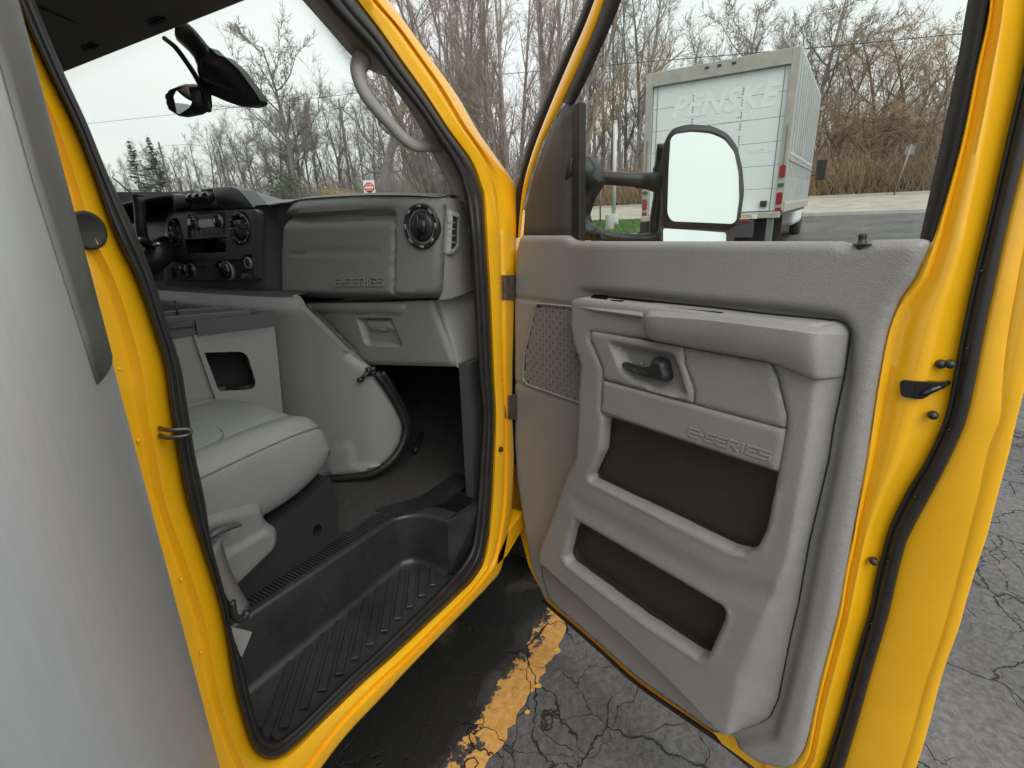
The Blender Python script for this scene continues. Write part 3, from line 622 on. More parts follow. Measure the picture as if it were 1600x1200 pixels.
def hdash(P):
    h = .014*inn(P, main, .022)
    zl = np.interp(P[:, 0], [lowc[2][0], lowc[0][0]], [lowc[2][1], lowc[0][1]])
    h = h - .035*ss((zl-P[:, 1])/.03)                            # lower edge tucks in
    h = h - .010*ss(1-dline(P, seam1)/.0045)                      # seam of the glove box lid
    top_in = np.interp(P[:, 0], [d2(620, 330)[0], d2(450, 336)[0]], [d2(620, 330)[1], d2(450, 336)[1]])
    under = inn(P, glv, .006)
    h = h - .024*under*ss(1-(top_in-P[:, 1])/.040)                # lid recedes under the top lip
    h = h - .0025*ss(1-dline(P, bead)/.003)
    return h
dash = relief('dashboard', main, hdash, df, .011, GREYD, van, lines=[seam1, lowc, bead], skirt=.05, shift=VS, sharp=60)
# top pad running to the windscreen
tp = [[np.array([XD-.004, *d2(px, py)]) for px, py in ((452, 320), (470, 312), (560, 306), (640, 306), (690, 309))]]
tp = [[np.array([p[0], p[1], p[2]+.001]) for p in catmull(tp[0], 20)]]
tp.append([p+np.array([.03, 0, .008]) for p in tp[0]]); tp.append([p+np.array([.22, .0, .006]) for p in tp[0]]); tp.append([p+np.array([.55, .0, -.03]) for p in tp[0]])
v, f = loft(tp); mesh('dash_top_pad', v, f, CHAR, dash)
ln = catmull([np.array([XD+.01, *d2(*q)]) for q in ((470, 311), (560, 304.5), (640, 304.5), (700, 307))], 20); MB().tube(ln, .0022, 6).build('top_pad_trim', CHAR, dash)
# end of the dash beside the door, with its demister slot
YE = .810
en = [[PY(*q, y) for q, y in zip(c, (YE, YE+.004, YE+.012, YE+.03))] for c in (((690, 309), (705, 309), (722, 314), (731, 320)), ((697, 322), (712, 325), (728, 330), (740, 336)), ((698, 345), (712, 348), (733, 352), (748, 356)), ((694, 420), (712, 420), (736, 418), (752, 416)), ((692, 455), (708, 455), (738, 447), (752, 444)), ((686, 468), (700, 468), (740, 454), (754, 450)))]
v, f = loft([resample(c, 10) for c in en]); mesh('dash_end', v, f, GREYD, dash)
ev = fillet([(lambda p: (p[0], p[2]))(PY(*q, YE)) for q in ((699, 327), (716, 333), (715, 388), (706, 399), (696, 398))], .006)
eh = fillet([(lambda p: (p[0], p[2]))(PY(*q, YE)) for q in ((703, 337), (712, 341), (711, 382), (706, 389), (700, 389))], .003)
ef = lambda a, b, h: np.array([a, YE-.004-h, b])
evo = relief('side_demister_vent', ev, lambda P: .006*inn(P, ev, .006), ef, .006, GREYD, dash, holes=[eh], skirt=.01)
relief('demister_duct', eh, lambda P: np.full(len(P), .0015), ef, .01, BLK, dash, skirt=0)
for k_ in range(1, 5):
    yy_ = 337+k_*10.3; p, q = PY(701.5, yy_, YE-.007), PY(712, yy_+1, YE-.007)
    MB().tube([p, q], .0018, 6).build('demister_bar', GREYD, dash)
# round air vents
def vent(name, cx, cy, rpx, h, rot, m, ring):
    p = np.array(df(*d2(cx, cy, h), h)); r = abs(d2(cx-rpx, cy, h)[0]-p[1]); ax = (-1, 0, 0)
    k = MB(); k.lathe(p, ax, [(r, -.01), (r, .004), (r*.95, .007), (r*.80, .006), (r*.76, .0), (r*.74, -.02), (r*.3, -.02), (.001, -.02)], 40); o = k.build(name, ring, dash)
    b = MB(); b.lathe(p+np.array([.004, 0, 0]), (-1, 0, 0), [(r*.72, -.012), (r*.71, .0), (r*.62, .009), (r*.4, .014), (.001, .016)], 32); b.build('vent_ball', m, dash)
    R = np.array([[1, 0, 0], [0, math.cos(rot), -math.sin(rot)], [0, math.sin(rot), math.cos(rot)]])
    MB().box(p+np.array([-.013, 0, 0])+R @ np.array([0, -r*.22, 0]), (.008, r*.34, r*.55), R).build('vent_flap', m, dash)
    MB().box(p+np.array([-.011, 0, 0])+R @ np.array([0, r*.05, 0]), (.005, r*.03, r*1.15), R).build('vent_split', BLKG, dash)
    for t in np.linspace(0, 2*math.pi, 8, endpoint=False):
        q = p+np.array([-.0075, r*.875*math.cos(t), r*.875*math.sin(t)]); Rt = np.array([[1, 0, 0], [0, math.cos(t), -math.sin(t)], [0, math.sin(t), math.cos(t)]])
        MB().box(q, (.002, r*.10, r*.26), Rt).build('vent_grip', GREYD if m is BLK else CHAR, dash)
    return o
vent('round_vent', 659, 354, 26.5, .014, .05, BLK, BLK)
# ------------------------------------------------------------------ lettering, raised
GL = {'E': [[(1, 0), (0, 0), (0, 1), (1, 1)], [(0, .5), (.8, .5)]], '-': [[(.1, .5), (.7, .5)]], 'S': [[(0, 0), (1, 0), (1, .5), (0, .5), (0, 1), (1, 1)]],
      'R': [[(0, 0), (0, 1), (1, 1), (1, .5), (0, .5)], [(.45, .5), (1, 0)]], 'I': [[(.3, 0), (.3, 1)]]}
def lettering(text, o, ex, ey, nrm, h, w, gap, thick, rise, sl=0.12):
    k = MB(); x = 0.0
    for ch in text:
        wd = w*(.45 if ch in '-I' else 1.0)
        for st in GL[ch]:
            for a, b in zip(st[:-1], st[1:]):
                A = o+ex*(x+a[0]*w*(.55 if ch == '-' else 1)+sl*h*a[1])+ey*(a[1]*h); B = o+ex*(x+b[0]*w*(.55 if ch == '-' else 1)+sl*h*b[1])+ey*(b[1]*h)
                t = (B-A)/np.linalg.norm(B-A); s = np.cross(nrm, t)*thick/2; A = A-t*thick/2; B = B+t*thick/2
                k.prism([A+s, A-s, B-s, B+s], nrm*rise)
        x += wd+gap
    return k
p0, p1 = PX(524, 447, XD-.0145), PX(599, 446, XD-.0145); exd = p1-p0; wl = np.linalg.norm(exd); exd /= wl
hL = abs(PX(524, 436, XD-.0145)[2]-p0[2]); eyd = np.array([0, 0, 1.0])
adv = wl/(8*1.0-2*.55+7*.28+.0); 
bevel(lettering('E-SERIES', p0, exd, eyd, np.array([-1.0, 0, 0]), hL, adv, adv*.28, .0042, .0032).build('glove_box_lettering', GREYD, dash, smooth=False), .0008, 1)
# lower glove panel
lowp = dpoly([(466, 474), (620, 472), (676, 469), (690, 510), (713, 574), (575, 571), (553, 561), (505, 512)], -.02, .004)
eA = [PX(*q, XD+.025) for q in ((677, 469), (691, 510), (714, 574))]; eB = [PY(*q, YE+.02) for q in ((743, 455), (747, 510), (749, 573))]
eA, eB = catmull(eA, 12), catmull(eB, 12); v, f = loft([[p+np.array([.02, 0, 0]) for p in eA], eA, [a*.8+b*.2+np.array([-.004, -.004, 0]) for a, b in zip(eA, eB)], [a*.5+b*.5+np.array([0, -.006, 0]) for a, b in zip(eA, eB)], eB])
mesh('lower_panel_end', v, f, GREYD, dash)
hnd = dpoly([(558, 496), (614, 496), (630, 539), (626, 543), (575, 541), (570, 537)], -.02, .006)
hin = dpoly([(570, 500), (608, 500), (621, 535), (583, 537)], -.02, .004)
led = dpoly([(478, 470), (636, 470), (636, 486), (630, 490), (484, 488)], -.02, .004)
sm_a = [d2(*q, -.02) for q in ((487, 474), (502, 492), (556, 548))]; sm_b = [d2(*q, -.02) for q in ((470, 474), (474, 474))]
flap = dpoly([(569, 500), (608, 500), (616, 519), (578, 520)], -.02, .003)
def hlow(P):
    z0 = d2(600, 472, -.02)[1]; h = -.02 - .10*np.clip(z0-P[:, 1], 0, 1)*.5
    h = h+.008*inn(P, lowp, .012) + .006*inn(P, led, .006)
    h = h - .016*inn(P, hnd, .008) + .009*inn(P, flap, .003)
    h = h - .003*ss(1-dline(P, sm_a)/.003)
    return h - .05*ss((d2(700, 520, -.02)[0]-.02-P[:, 0])/.10)*0
relief('lower_glove_panel', lowp, hlow, df, .009, GREYD, dash, lines=[hnd+[hnd[0]], flap+[flap[0]], sm_a, led+[led[0]]], skirt=.12, sharp=50)
# ------------------------------------------------------------------ centre stack, charcoal
XB = .008
body = dpoly([(258, 345), (266, 330), (274, 326), (396, 322), (447, 316), (441, 345), (437, 400), (439, 466), (262, 462), (256, 440)], XB, .01)
HB = .034
bez = dpoly([(266, 338), (273, 331), (396, 327), (403, 331), (403, 438), (267, 437)], HB, .012)
rad = dpoly([(295, 336), (354, 331), (354, 368), (295, 372)], HB, .004); bin_ = dpoly([(290, 374), (356, 370), (354, 396), (292, 397)], HB, .006)
v1 = [d2(275+10.5*math.cos(t), 364+24*math.sin(t), HB) for t in np.linspace(0, 2*math.pi, 24, endpoint=False)]
v2 = [d2(377+17*math.cos(t), 357+27*math.sin(t), HB) for t in np.linspace(0, 2*math.pi, 28, endpoint=False)]
c1_ = dpoly([(266, 406), (304, 406), (308, 412), (308, 432), (305, 437), (268, 436)], HB, .004)
c2_ = dpoly([(334, 437), (334, 416), (343, 407), (380, 404), (383, 397), (396, 397), (398, 434)], HB, .004)
HOLES = [bin_, v1, v2]
stack = relief('centre_stack', body, lambda P: XB+.01*inn(P, body, .03)-.03*ss((d2(405, 400, XB)[0]-P[:, 0])/.09), df, .018, CHAR, dash, holes=HOLES, skirt=.12)
bz = relief('stack_bezel', bez, lambda P: HB+.004*inn(P, bez, .01), df, .010, CHAR, dash, holes=[rad, bin_, v1, v2, c1_, c2_], skirt=.02)
relief('storage_bin', bin_, lambda P: np.full(len(P), HB-.06), df, .03, BLKG, dash, skirt=-.06)
relief('bin_lip', dpoly([(289, 396), (355, 394), (357, 402), (288, 403)], HB, .003), lambda P: np.full(len(P), HB+.007), df, .02, CHAR, dash, skirt=.01)
relief('climate_panel', c2_, lambda P: np.full(len(P), HB-.008), df, .02, BLK, dash, skirt=0)
relief('switch_panel', c1_, lambda P: np.full(len(P), HB-.008), df, .02, BLK, dash, skirt=0)
ra = relief('radio', rad, lambda P: np.full(len(P), HB-.002), df, .02, BLK, dash, skirt=.01)
SCR = mat('radio display', (.50, .54, .55), .25)
relief('radio_display', dpoly([(310, 345), (315, 343), (336, 342), (336, 354), (314, 356), (310, 353)], HB, .003), lambda P: np.full(len(P), HB+.001), df, .02, SCR, dash, skirt=.003)
for cx, cy, r, nm in ((302, 349, 5.5, 'radio_knob'), (342, 346, 5.5, 'radio_knob'), (355, 423, 8, 'climate_knob'), (300, 422, 5, 'switch_knob'), (288, 423, 4.5, 'switch_knob')):
    p = np.array(df(*d2(cx, cy, HB), HB)); rr = abs(d2(cx-r, cy, HB)[0]-p[1])
    MB().lathe(p, (-1, 0, 0), [(rr, -.008), (rr*.95, .009 if r < 7 else .016), (rr*.8, .011 if r < 7 else .018), (.001, .010 if r < 7 else .017)], 20).build(nm, BLKG, dash)
    MB().lathe(p, (-1, 0, 0), [(rr*1.12, -.008), (rr*1.12, .004), (rr*1.0, .005), (rr, -.006)], 20).build('knob_ring', GREYD, dash)
for i in range(7):
    relief('radio_button', dpoly([(299+i*7.4, 361-i*.35), (305+i*7.4, 360.7-i*.35), (305+i*7.4, 366-i*.35), (299+i*7.4, 366.4-i*.35)], HB), lambda P: np.full(len(P), HB+.002), df, .02, CHAR, dash, skirt=.004)
relief('clock_display', dpoly([(311, 411), (327, 410), (327, 416), (311, 417)], HB), lambda P: np.full(len(P), HB+.0065), df, .02, mat('dim display', (.08, .085, .09), .2), dash, skirt=.003)
relief('heater_switch', dpoly([(336, 420), (345, 419), (345, 433), (336, 434)], HB), lambda P: np.full(len(P), HB-.002), df, .02, CHAR, dash, skirt=.004)
relief('airbag_switch', dpoly([(375, 427), (393, 425), (393, 434), (375, 435)], HB), lambda P: np.full(len(P), HB-.003), df, .02, CHAR, dash, skirt=.004)
for yy_ in (429, 431.6):
    relief('switch_print', dpoly([(377, yy_), (385 if yy_ < 430 else 382, yy_-.5), (385 if yy_ < 430 else 382, yy_+.3), (377, yy_+.8)], HB), lambda P: np.full(len(P), HB-.0022), df, .02, SCR, dash, skirt=0)
p = np.array(df(*d2(389, 411, HB), HB)); rr = abs(d2(383.5, 411, HB)[0]-p[1])
MB().lathe(p, (-1, 0, 0), [(rr, -.006), (rr, .006), (rr*.75, .008), (rr*.7, .002), (.001, .001)], 22).build('power_outlet', GREYD, dash)
MB().lathe(p, (-1, 0, 0), [(rr*.62, 0), (rr*.6, .006), (.001, .006)], 18).build('outlet_cap', mat('dark red cap', (.10, .03, .028), .4), dash)
def vent2(cx, cy, rx, ry):
    p = np.array(df(*d2(cx, cy, HB), HB)); a = abs(d2(cx-rx, cy, HB)[0]-p[1]); b_ = abs(d2(cx, cy-ry, HB)[1]-p[2]); s = a/b_
    MB().lathe(p, (-1, 0, 0), [(b_*1.03, -.01), (b_*1.03, .005), (b_*.95, .009), (b_*.84, .008), (b_*.80, -.004), (b_*.78, -.02), (.001, -.02)], 36, sx=s).build('round_vent', BLK, dash)
    MB().lathe(p+np.array([.004, 0, 0]), (-1, 0, 0), [(b_*.74, -.014), (b_*.72, .0), (b_*.6, .008), (b_*.3, .013), (.001, .014)], 30, sx=s).build('vent_ball', CHAR, dash)
    MB().box(p+np.array([-.008, 0, 0]), (.006, a*1.4, .004)).build('vent_split', BLKG, dash)
    MB().box(p+np.array([-.010, 0, b_*.32]), (.006, a*.6, b_*.4)).build('vent_flap', CHAR, dash)
    for t in np.linspace(0, 2*math.pi, 9, endpoint=False):
        MB().box(p+np.array([-.0095, a*.90*math.cos(t), b_*.90*math.sin(t)]), (.0016, a*.16, b_*.12)).build('vent_grip', GREYD, dash)
vent2(275, 364, 9.5, 22); vent2(377, 357, 15, 25)
# hooded pod on top with a vent and a clipped-on holder
HP = .02
pod = dpoly([(272, 330), (274, 306), (280, 300), (338, 293), (360, 292), (372, 297), (391, 318), (396, 324)], HP, .006)
ph = dpoly([(278, 325), (279, 308), (283, 304), (332, 296), (336, 298), (333, 320), (330, 322)], HP, .004)
relief('dash_pod', pod, lambda P: HP+.012*inn(P, pod, .02), df, .015, CHAR, dash, holes=[ph], skirt=.06)
relief('pod_vent', ph, lambda P: np.full(len(P), HP-.03), df, .03, BLKG, dash, skirt=-.03)
for i in range(2):
    p, q = PX(279, 311+i*8, XD-HP+.008), PX(333, 304+i*8, XD-HP+.008); MB().tube([p, q], .0025, 6).build('pod_louvre', CHAR, dash)
relief('pod_holder', dpoly([(299, 310), (330, 306), (330, 322), (299, 326)], .05, .004), lambda P: np.full(len(P), .045), df, .02, CHAR, dash, skirt=.02)
a, b = PX(296, 311, XD-.06), PX(329, 307, XD-.06); k = MB()
for i in range(3): k.tube([a+(b-a)*(i/3+.02), a+(b-a)*(i/3+.31)], [.017, .017], 12)
k.build('clip_roller', BLKG, dash); MB().box(PX(309, 300, XD-.055), (.004, .03, .018)).build('clip_tab', SCR, dash)
# cowl behind the pod, sloping to the windscreen
cw = [[np.array([XD-.02, *d2(*q, .02)]) for q in ((338, 292), (360, 292), (374, 298), (392, 318), (396, 324))]]
cw = [catmull(cw[0], 14)]; far = [PX(*q, XD+.28) for q in ((352, 291), (370, 291.5), (392, 297), (425, 307), (440, 312))]
cw.append([a*.6+b*.4 for a, b in zip(cw[0], catmull(far, 14))]); cw.append(catmull(far, 14)); cw.append([p+np.array([.25, 0, -.06]) for p in cw[-1]])
v, f = loft(cw); mesh('dash_cowl', v, f, CHAR, dash)
v, f = loft([catmull([PX(*q, XD-.01) for q in ((390, 322), (420, 319), (455, 315))], 10), catmull([PX(*q, XD+.25) for q in ((405, 313), (435, 312), (470, 311))], 10), [p+np.array([.3, 0, -.06]) for p in catmull([PX(*q, XD+.25) for q in ((405, 313), (435, 312), (470, 311))], 10)]])
mesh('dash_shelf', v, f, CHAR, dash)
# instrument hood, column, shift lever
ih = [catmull([PX(*q, xx) for q in ((150, 345), (172, 330), (190, 318), (215, 311), (272, 303), (276, 330))], 24) for xx in (.98, 1.02)]
ih.append([p+np.array([.25, 0, .0]) for p in ih[-1]])
v, f = loft(ih); solid(mesh('instrument_hood', v, f, CHAR, dash), .012)
MB().prism([PX(*q, 1.16) for q in ((120, 300), (290, 300), (290, 480), (120, 480))], (.03, 0, 0)).build('instrument_panel', BLK, dash, smooth=False)
c0, c1 = PX(216, 306, .93), PX(224, 372, .93)
k = MB(); k.tube(catmull([c0, c0*.7+c1*.3, c1, PX(245, 400, 1.02)], 16), [.017]*6+[.016]*3+[.013]*7, 14); k.build('shift_lever', BLK, dash)
MB().tube([c0+np.array([0, 0, -.001]), c0+np.array([0, 0, .004])], [.0175, .0165], 14).build('lever_cap', CHAR, dash)
k = MB(); k.tube(catmull([PX(225, 425, .95), PX(245, 400, .98), PX(262, 388, 1.06)], 10), [.03, .035, .04, .042, .045, .045, .045, .045, .045, .045], 14); k.build('steering_column', BLK, dash)
k = MB(); k.tube(catmull([PX(205, 380, .86), PX(222, 374, .9), PX(244, 384, .98)], 10), .008, 8); k.tube(catmull([PX(238, 383, .93), PX(250, 381, .95), PX(257, 388, .97)], 10), .005, 8); k.build('column_stalk', STEEL, dash)
# steering wheel rim, mostly hidden by the pillar
wc = PX(170, 430, .80); wc = np.array([.80, 2.30, -.12]); t_ = np.linspace(0, 2*math.pi, 40)
e1 = np.array([0, 1.0, 0]); e2 = np.array([.45, 0, .9])
MB().tube([wc+.19*(math.cos(t)*e1+math.sin(t)*e2) for t in t_], .014, 10, cap=False).build('steering_wheel', BLK, dash)
k = MB(); k.tube([wc+.19*e1, wc-.19*e1], .018, 8); k.tube([wc-.19*e2, wc], .018, 8); k.tube([wc, wc+np.array([.2, 0, -.09])], .05, 14); k.build('wheel_hub', BLK, dash)
# ------------------------------------------------------------------ windscreen, pillars, roof
ZR, XH = .470, .805         # headliner height, x of its front edge
YC, YL = 1.85, 2.93         # cab centre line and far side
def wsx(y, t):               # windscreen: t 0 at the base, 1 at the header
    c = 1-((y-YC)/1.02)**2
    return np.array([1.22+.34*c-(.43+.32*c)*t, y+(YC-y)*.05*t, .035+(ZR-.035)*t])
v, f = loft([[wsx(y, t) for y in np.linspace(.86, 2.86, 24)] for t in np.linspace(0, 1.03, 12)])
ws = solid(mesh('windscreen', v, f, GLASS, van, shift=VS), .005)
# grey trim on the near pillar (upper and lower pieces) and its grab handle
tr = relief  # alias
def apf(px, py): return PS(px, py, .835)
u1 = [(455,-20),(510,-5),(545,40),(582,84),(608,118),(632,148),(668,193),(690,220),(716,270),(728,320),(722,330),(712,312),(698,283),(675,240),(660,216),(640,178),(612,140),(596,116),(578,106),(562,98),(547,85),(520,54),(472,0)]
k = MB(); n = len(u1)
q3 = [apf(*q) for q in u1]
inner = [apf(*q) for q in ((472,0),(520,54),(547,85),(562,98),(580,106),(597,115),(614,136),(640,172),(661,208),(675,240),(698,283),(709,308),(716,330))]
outer = [PS(*lerp(q[0], q[1], .45), .806) for q in ST[33:43][::-1]]; inner.insert(0, apf(420, -55)); inner = catmull(inner, 60)
outer = catmull(outer, 60)
v, f = loft([[p+np.array([.05, .02, 0]) for p in inner], inner, [p*.7+q*.3-np.array([0, .004, 0]) for p, q in zip(inner, outer)], outer])
ptrim = mesh('pillar_trim', v, f, mat('pale grey trim', (.42, .41, .395), .5, bump=(400, .15)), van, shift=VS)
hp = [PS(*q, .815) for q in ((566,92),(560,110),(566,136),(580,160),(608,192),(633,218),(650,227),(668,226),(684,222))]
MB().tube(catmull(hp, 40), list(np.interp(np.linspace(0, 1, 40), [0, .08, .2, .5, .8, .92, 1], [.019, .0165, .0135, .0125, .0135, .0165, .020])), 14, flat=1.15).build('grab_handle', bpy.data.materials['pale grey trim'], ptrim)
# headliner with its front lip and visor clips
hl = [[np.array([x, y, z]) for y in np.linspace(.93, 2.83, 10)] for x, z in ((XH+.004, ZR+.03), (XH+.004, ZR+.004), (XH-.004, ZR-.002), (XH-.05, ZR+.004), (XH-.12, ZR+.012), (.5, ZR+.03), (-.32, ZR+.03))]
v, f = loft(hl); head = mesh('headliner', v, f, HEAD, van, shift=VS)
for px, py in ((244, 30), (141, 71)):
    p = PZ(px, py, ZR+.004); k = MB(); k.box(p, (.02, .05, .008)); k.tube([p+np.array([0, -.03, -.006]), p+np.array([0, .03, -.006])], .005, 6); k.build('visor_clip', BLK, head)
p, q = PZ(62, 8, ZR+.02), PZ(160, 50, ZR+.015); MB().tube([p, q], .007, 6).build('headliner_seam', BLK, head)
roof = MB(); 
rv = [[np.array([x, y, z+.03*(1-((y-YC)/1.05)**2)]) for y in np.linspace(.86, 2.84, 14)] for x, z in ((XH+.05, ZR+.045), (XH+.01, ZR+.085), (.4, ZR+.11), (-.36, ZR+.11))]
v, f = loft(rv); mesh('cab_roof', v, f, YEL, van, shift=VS)
# interior mirrors: big housing on its stem and a small round-cornered one on a thin arm
XM = .86
st = [PX(*q, XM) for q in ((283, 48), (302, 66), (318, 88), (325, 110), (330, 128))]
k = MB(); k.tube(catmull(st, 16), [.028]*5+[.027]*4+[.030]*3+[.034]*4, 12, flat=.55, up=(1, 0, 0)); k.build('mirror_stem', BLK, head)
hs = [PX(*q, XM) for q in ((313, 84), (326, 72), (340, 86), (350, 88), (372, 107), (400, 145), (407, 158), (404, 164), (392, 167), (375, 166), (352, 158), (334, 150), (322, 146), (318, 122))]
hs2 = [(float(p[1]), float(p[2])) for p in hs]; hs2 = fillet(hs2, .012)
relief('mirror_housing', hs2, lambda P: .022*inn(P, hs2, .035), lambda a, b, h: np.array([XM-h, a, b]), .008, BLK, head, skirt=.02)
arm = [PX(*q, XM-.02) for q in ((257, 60), (274, 74), (292, 98), (305, 118), (316, 140), (322, 160), (327, 174))]
MB().tube(catmull(arm, 24), .0062, 8).build('camera_arm', BLK, head)
mo = [(float(p[1]), float(p[2])) for p in [PX(*q, XM-.02) for q in ((268, 150), (274, 139), (288, 131), (304, 131), (317, 136), (320, 168), (305, 177), (280, 182), (275, 178))]]; mo = fillet(mo, .008)
mi = [(float(p[1]), float(p[2])) for p in [PX(*q, XM-.045) for q in ((271.5, 151), (276, 142), (288, 135), (295, 136), (300, 160), (296, 168), (281, 178), (277, 177))]]; mi = fillet(mi, .006)
relief('small_mirror', mo, lambda P: .025*inn(P, mo, .012), lambda a, b, h: np.array([XM-.02-h, a, b]), .008, BLK, head, skirt=.02)
smc = PX(286, 157, XM-.062); sa_ = -smc/np.linalg.norm(smc); sb_ = np.array([-.05, -1.0, .05]); sb_ /= np.linalg.norm(sb_); smn = sa_+sb_; smn /= np.linalg.norm(smn)
sma = np.cross(np.array([0, 0, 1.0]), smn); sma /= np.linalg.norm(sma); smb = np.cross(smn, sma)
mi = fillet([(lambda q: (float((q-smc) @ sma), float((q-smc) @ smb)))(PP(*q, smc, smn)) for q in ((271.5, 151), (276, 142), (288, 135), (295, 136), (300, 160), (296, 168), (281, 178), (277, 177))], .004)
relief('small_mirror_glass', mi, lambda P: -2.0*(P**2).sum(1), lambda a, b, h: smc+sma*a+smb*b+smn*h, .006, MIRR, head, skirt=.004)
# far side of the cab: pillars, door with its window
FS = MB()
lw = [[np.array([x, YL-.0, z]) for x in (-.35, .36, 1.15, 1.9)] for z in (-1.0, .0)]
v, f = loft(lw); solid(mesh('far_door', v, f, CHAR, van, shift=VS), .05)
pl_ = MB(); pl_.tube([wsx(2.88, 0), wsx(2.88, 1.02)], .045, 10); pl_.box((.30, YL-.03, .25), (.12, .06, .55)); pl_.box((.55, YL-.05, ZR+.03), (.6, .06, .06)); pl_.build('far_pillar', CHAR, van, shift=VS)
v, f = loft([[np.array([.36, YL-.02, .0]), np.array([1.2, YL-.02, .0])], [np.array([.36, YL-.06, ZR]), np.array([.82, YL-.06, ZR])]])
solid(mesh('far_window', v, f, GLASS, van, shift=VS, smooth=False), .005)
MB().tube([PX(178, 279, 1.0), PX(212, 308, 1.0)], .003, 6).build('window_edge', BLK, dash)
# rear of the cab
bw = MB(); bw.box((-.36, YC, -.22), (.03, 2.1, 1.55)); bw.build('cab_rear_wall', HEAD, van, shift=VS, smooth=False)
# ------------------------------------------------------------------ cargo box: aluminium corner, sides
XB_, YB_ = .207, .55          # tangent line seen in the photograph
r_ = .16
def alu():
    m = bpy.data.materials.new('weathered aluminium'); m.use_nodes = True; N, K = nodes(m); b = N['Principled BSDF']
    b.inputs['Metallic'].default_value = .82
    t = N.new('ShaderNodeTexCoord')
    def noise(sc, mp, det=4, rough=.6):
        q = N.new('ShaderNodeMapping'); q.inputs['Scale'].default_value = mp; K.new(t.outputs['Object'], q.inputs['Vector'])
        n = N.new('ShaderNodeTexNoise'); n.inputs['Scale'].default_value = sc; n.inputs['Detail'].default_value = det; n.inputs['Roughness'].default_value = rough; K.new(q.outputs[0], n.inputs['Vector']); return n.outputs['Fac']
    def rng(fac, a0, a1, b0, b1):
        r = N.new('ShaderNodeMapRange'); r.inputs[1].default_value = a0; r.inputs[2].default_value = a1; r.inputs[3].default_value = b0; r.inputs[4].default_value = b1; K.new(fac, r.inputs[0]); return r.outputs[0]
    cloud = noise(2.2, (1, 1, .7), 6); brush = noise(7, (55, 55, .8), 4); scr = noise(3, (60, 60, 2.2), 2)
    r = N.new('ShaderNodeValToRGB'); e = r.color_ramp.elements; e[0].position = .3; e[0].color = (.63, .65, .675, 1); e[1].position = .72; e[1].color = (.73, .74, .75, 1); K.new(cloud, r.inputs[0])
    sc1 = N.new('ShaderNodeVectorMath'); sc1.operation = 'SCALE'; K.new(r.outputs[0], sc1.inputs[0]); K.new(rng(brush, .3, .7, .975, 1.02), sc1.inputs['Scale'])
    mx_ = N.new('ShaderNodeMix'); mx_.data_type = 'RGBA'; mx_.inputs[7].default_value = (.90, .90, .88, 1); K.new(rng(scr, .74, .77, 0, .22), mx_.inputs[0]); K.new(sc1.outputs[0], mx_.inputs[6])
    ox = N.new('ShaderNodeMix'); ox.data_type = 'RGBA'; ox.inputs[7].default_value = (.62, .50, .40, 1); K.new(rng(noise(1.7, (1, 1, .35), 5), .58, .72, 0, .40), ox.inputs[0]); K.new(mx_.outputs[2], ox.inputs[6]); K.new(ox.outputs[2], b.inputs['Base Color'])
    K.new(rng(brush, .3, .7, .43, .47), b.inputs['Roughness'])
    bp = N.new('ShaderNodeBump'); bp.inputs['Strength'].default_value = .10; bp.inputs['Distance'].default_value = .002; K.new(cloud, bp.inputs['Height']); K.new(bp.outputs[0], b.inputs['Normal'])
    return m
ALU = alu()
# corner arc whose silhouette from the eye is the traced vertical line: circle tangent to the sight line at (XB_, YB_)
d_ = np.array([XB_, YB_])/math.hypot(XB_, YB_); nn = np.array([-d_[1], d_[0]])            # to the box side (away from the cab opening)
cc = np.array([XB_, YB_]) + nn*r_
th0 = math.atan2(-nn[1], -nn[0])
arc = [cc + r_*np.array([math.cos(t), math.sin(t)]) for t in np.linspace(math.radians(-90), math.radians(20), 70)]
sideY = arc[0][1]; pts = [np.array([-4.2, sideY]), np.array([-1.5, sideY]), np.array([-.4, sideY])] + arc + [arc[-1]+np.array([-.02, .25]), np.array([arc[-1][0]-.06, 3.2])]
v, f = loft([[np.array([p[0], p[1], z]) for p in pts[2:]] for z in (-.98, -.5, 0, .6, 1.4)])
box = mesh('cargo_box_corner', v, f, ALU, van, shift=VS)
v, f = loft([[np.array([p[0], p[1], z]) for p in pts[:3]] for z in (-.62, 1.4)])
mesh('cargo_box_side', v, f, WHITE, van, shift=VS, smooth=False)
kk = MB(); kk.box((-2.2, sideY+.02, -.66), (4.0, .05, .09)); kk.build('box_bottom_rail', GALV, van, shift=VS, smooth=False)
MB().prism([np.array([-4.2, sideY+.01, 1.4]), np.array([.0, sideY+.01, 1.4]), np.array([.0, 3.2, 1.4]), np.array([-4.2, 3.2, 1.4])], (0, 0, .03)).build('box_roof', WHITE, van, shift=VS, smooth=False)
# grey steel strip along the corner, cut to a point at its foot
def corner_pt(t, z, o): c = cc+(r_+o)*np.array([math.cos(t), math.sin(t)]); return np.array([c[0], c[1], z])
tA = th0; sl = []
for px, py in ((-60, -60), (0, 75), (60, 290), (120, 480), (157, 600)):
    rr_ = ray(px, py); a, b_, c_ = rr_[0]**2+rr_[1]**2, -2*(rr_[0]*cc[0]+rr_[1]*cc[1]), cc @ cc-(r_+.003)**2
    k_ = (-b_-math.sqrt(max(0, b_*b_-4*a*c_)))/(2*a); sl.append(rr_*k_)
tt = [math.atan2(p[1]-cc[1], p[0]-cc[0]) for p in sl]; zz = [p[2] for p in sl]
zs = np.linspace(sl[-1][2], 1.38, 40)
L_ = [corner_pt(np.interp(z, zz[::-1], tt[::-1]), z, .0009) for z in zs]
Rr = [corner_pt(tA+.35, z+(.022 if i == 0 else 0), .0022) for i, z in enumerate(zs)]
ang_ = [math.atan2(a[1]-cc[1], a[0]-cc[0]) for a in L_]
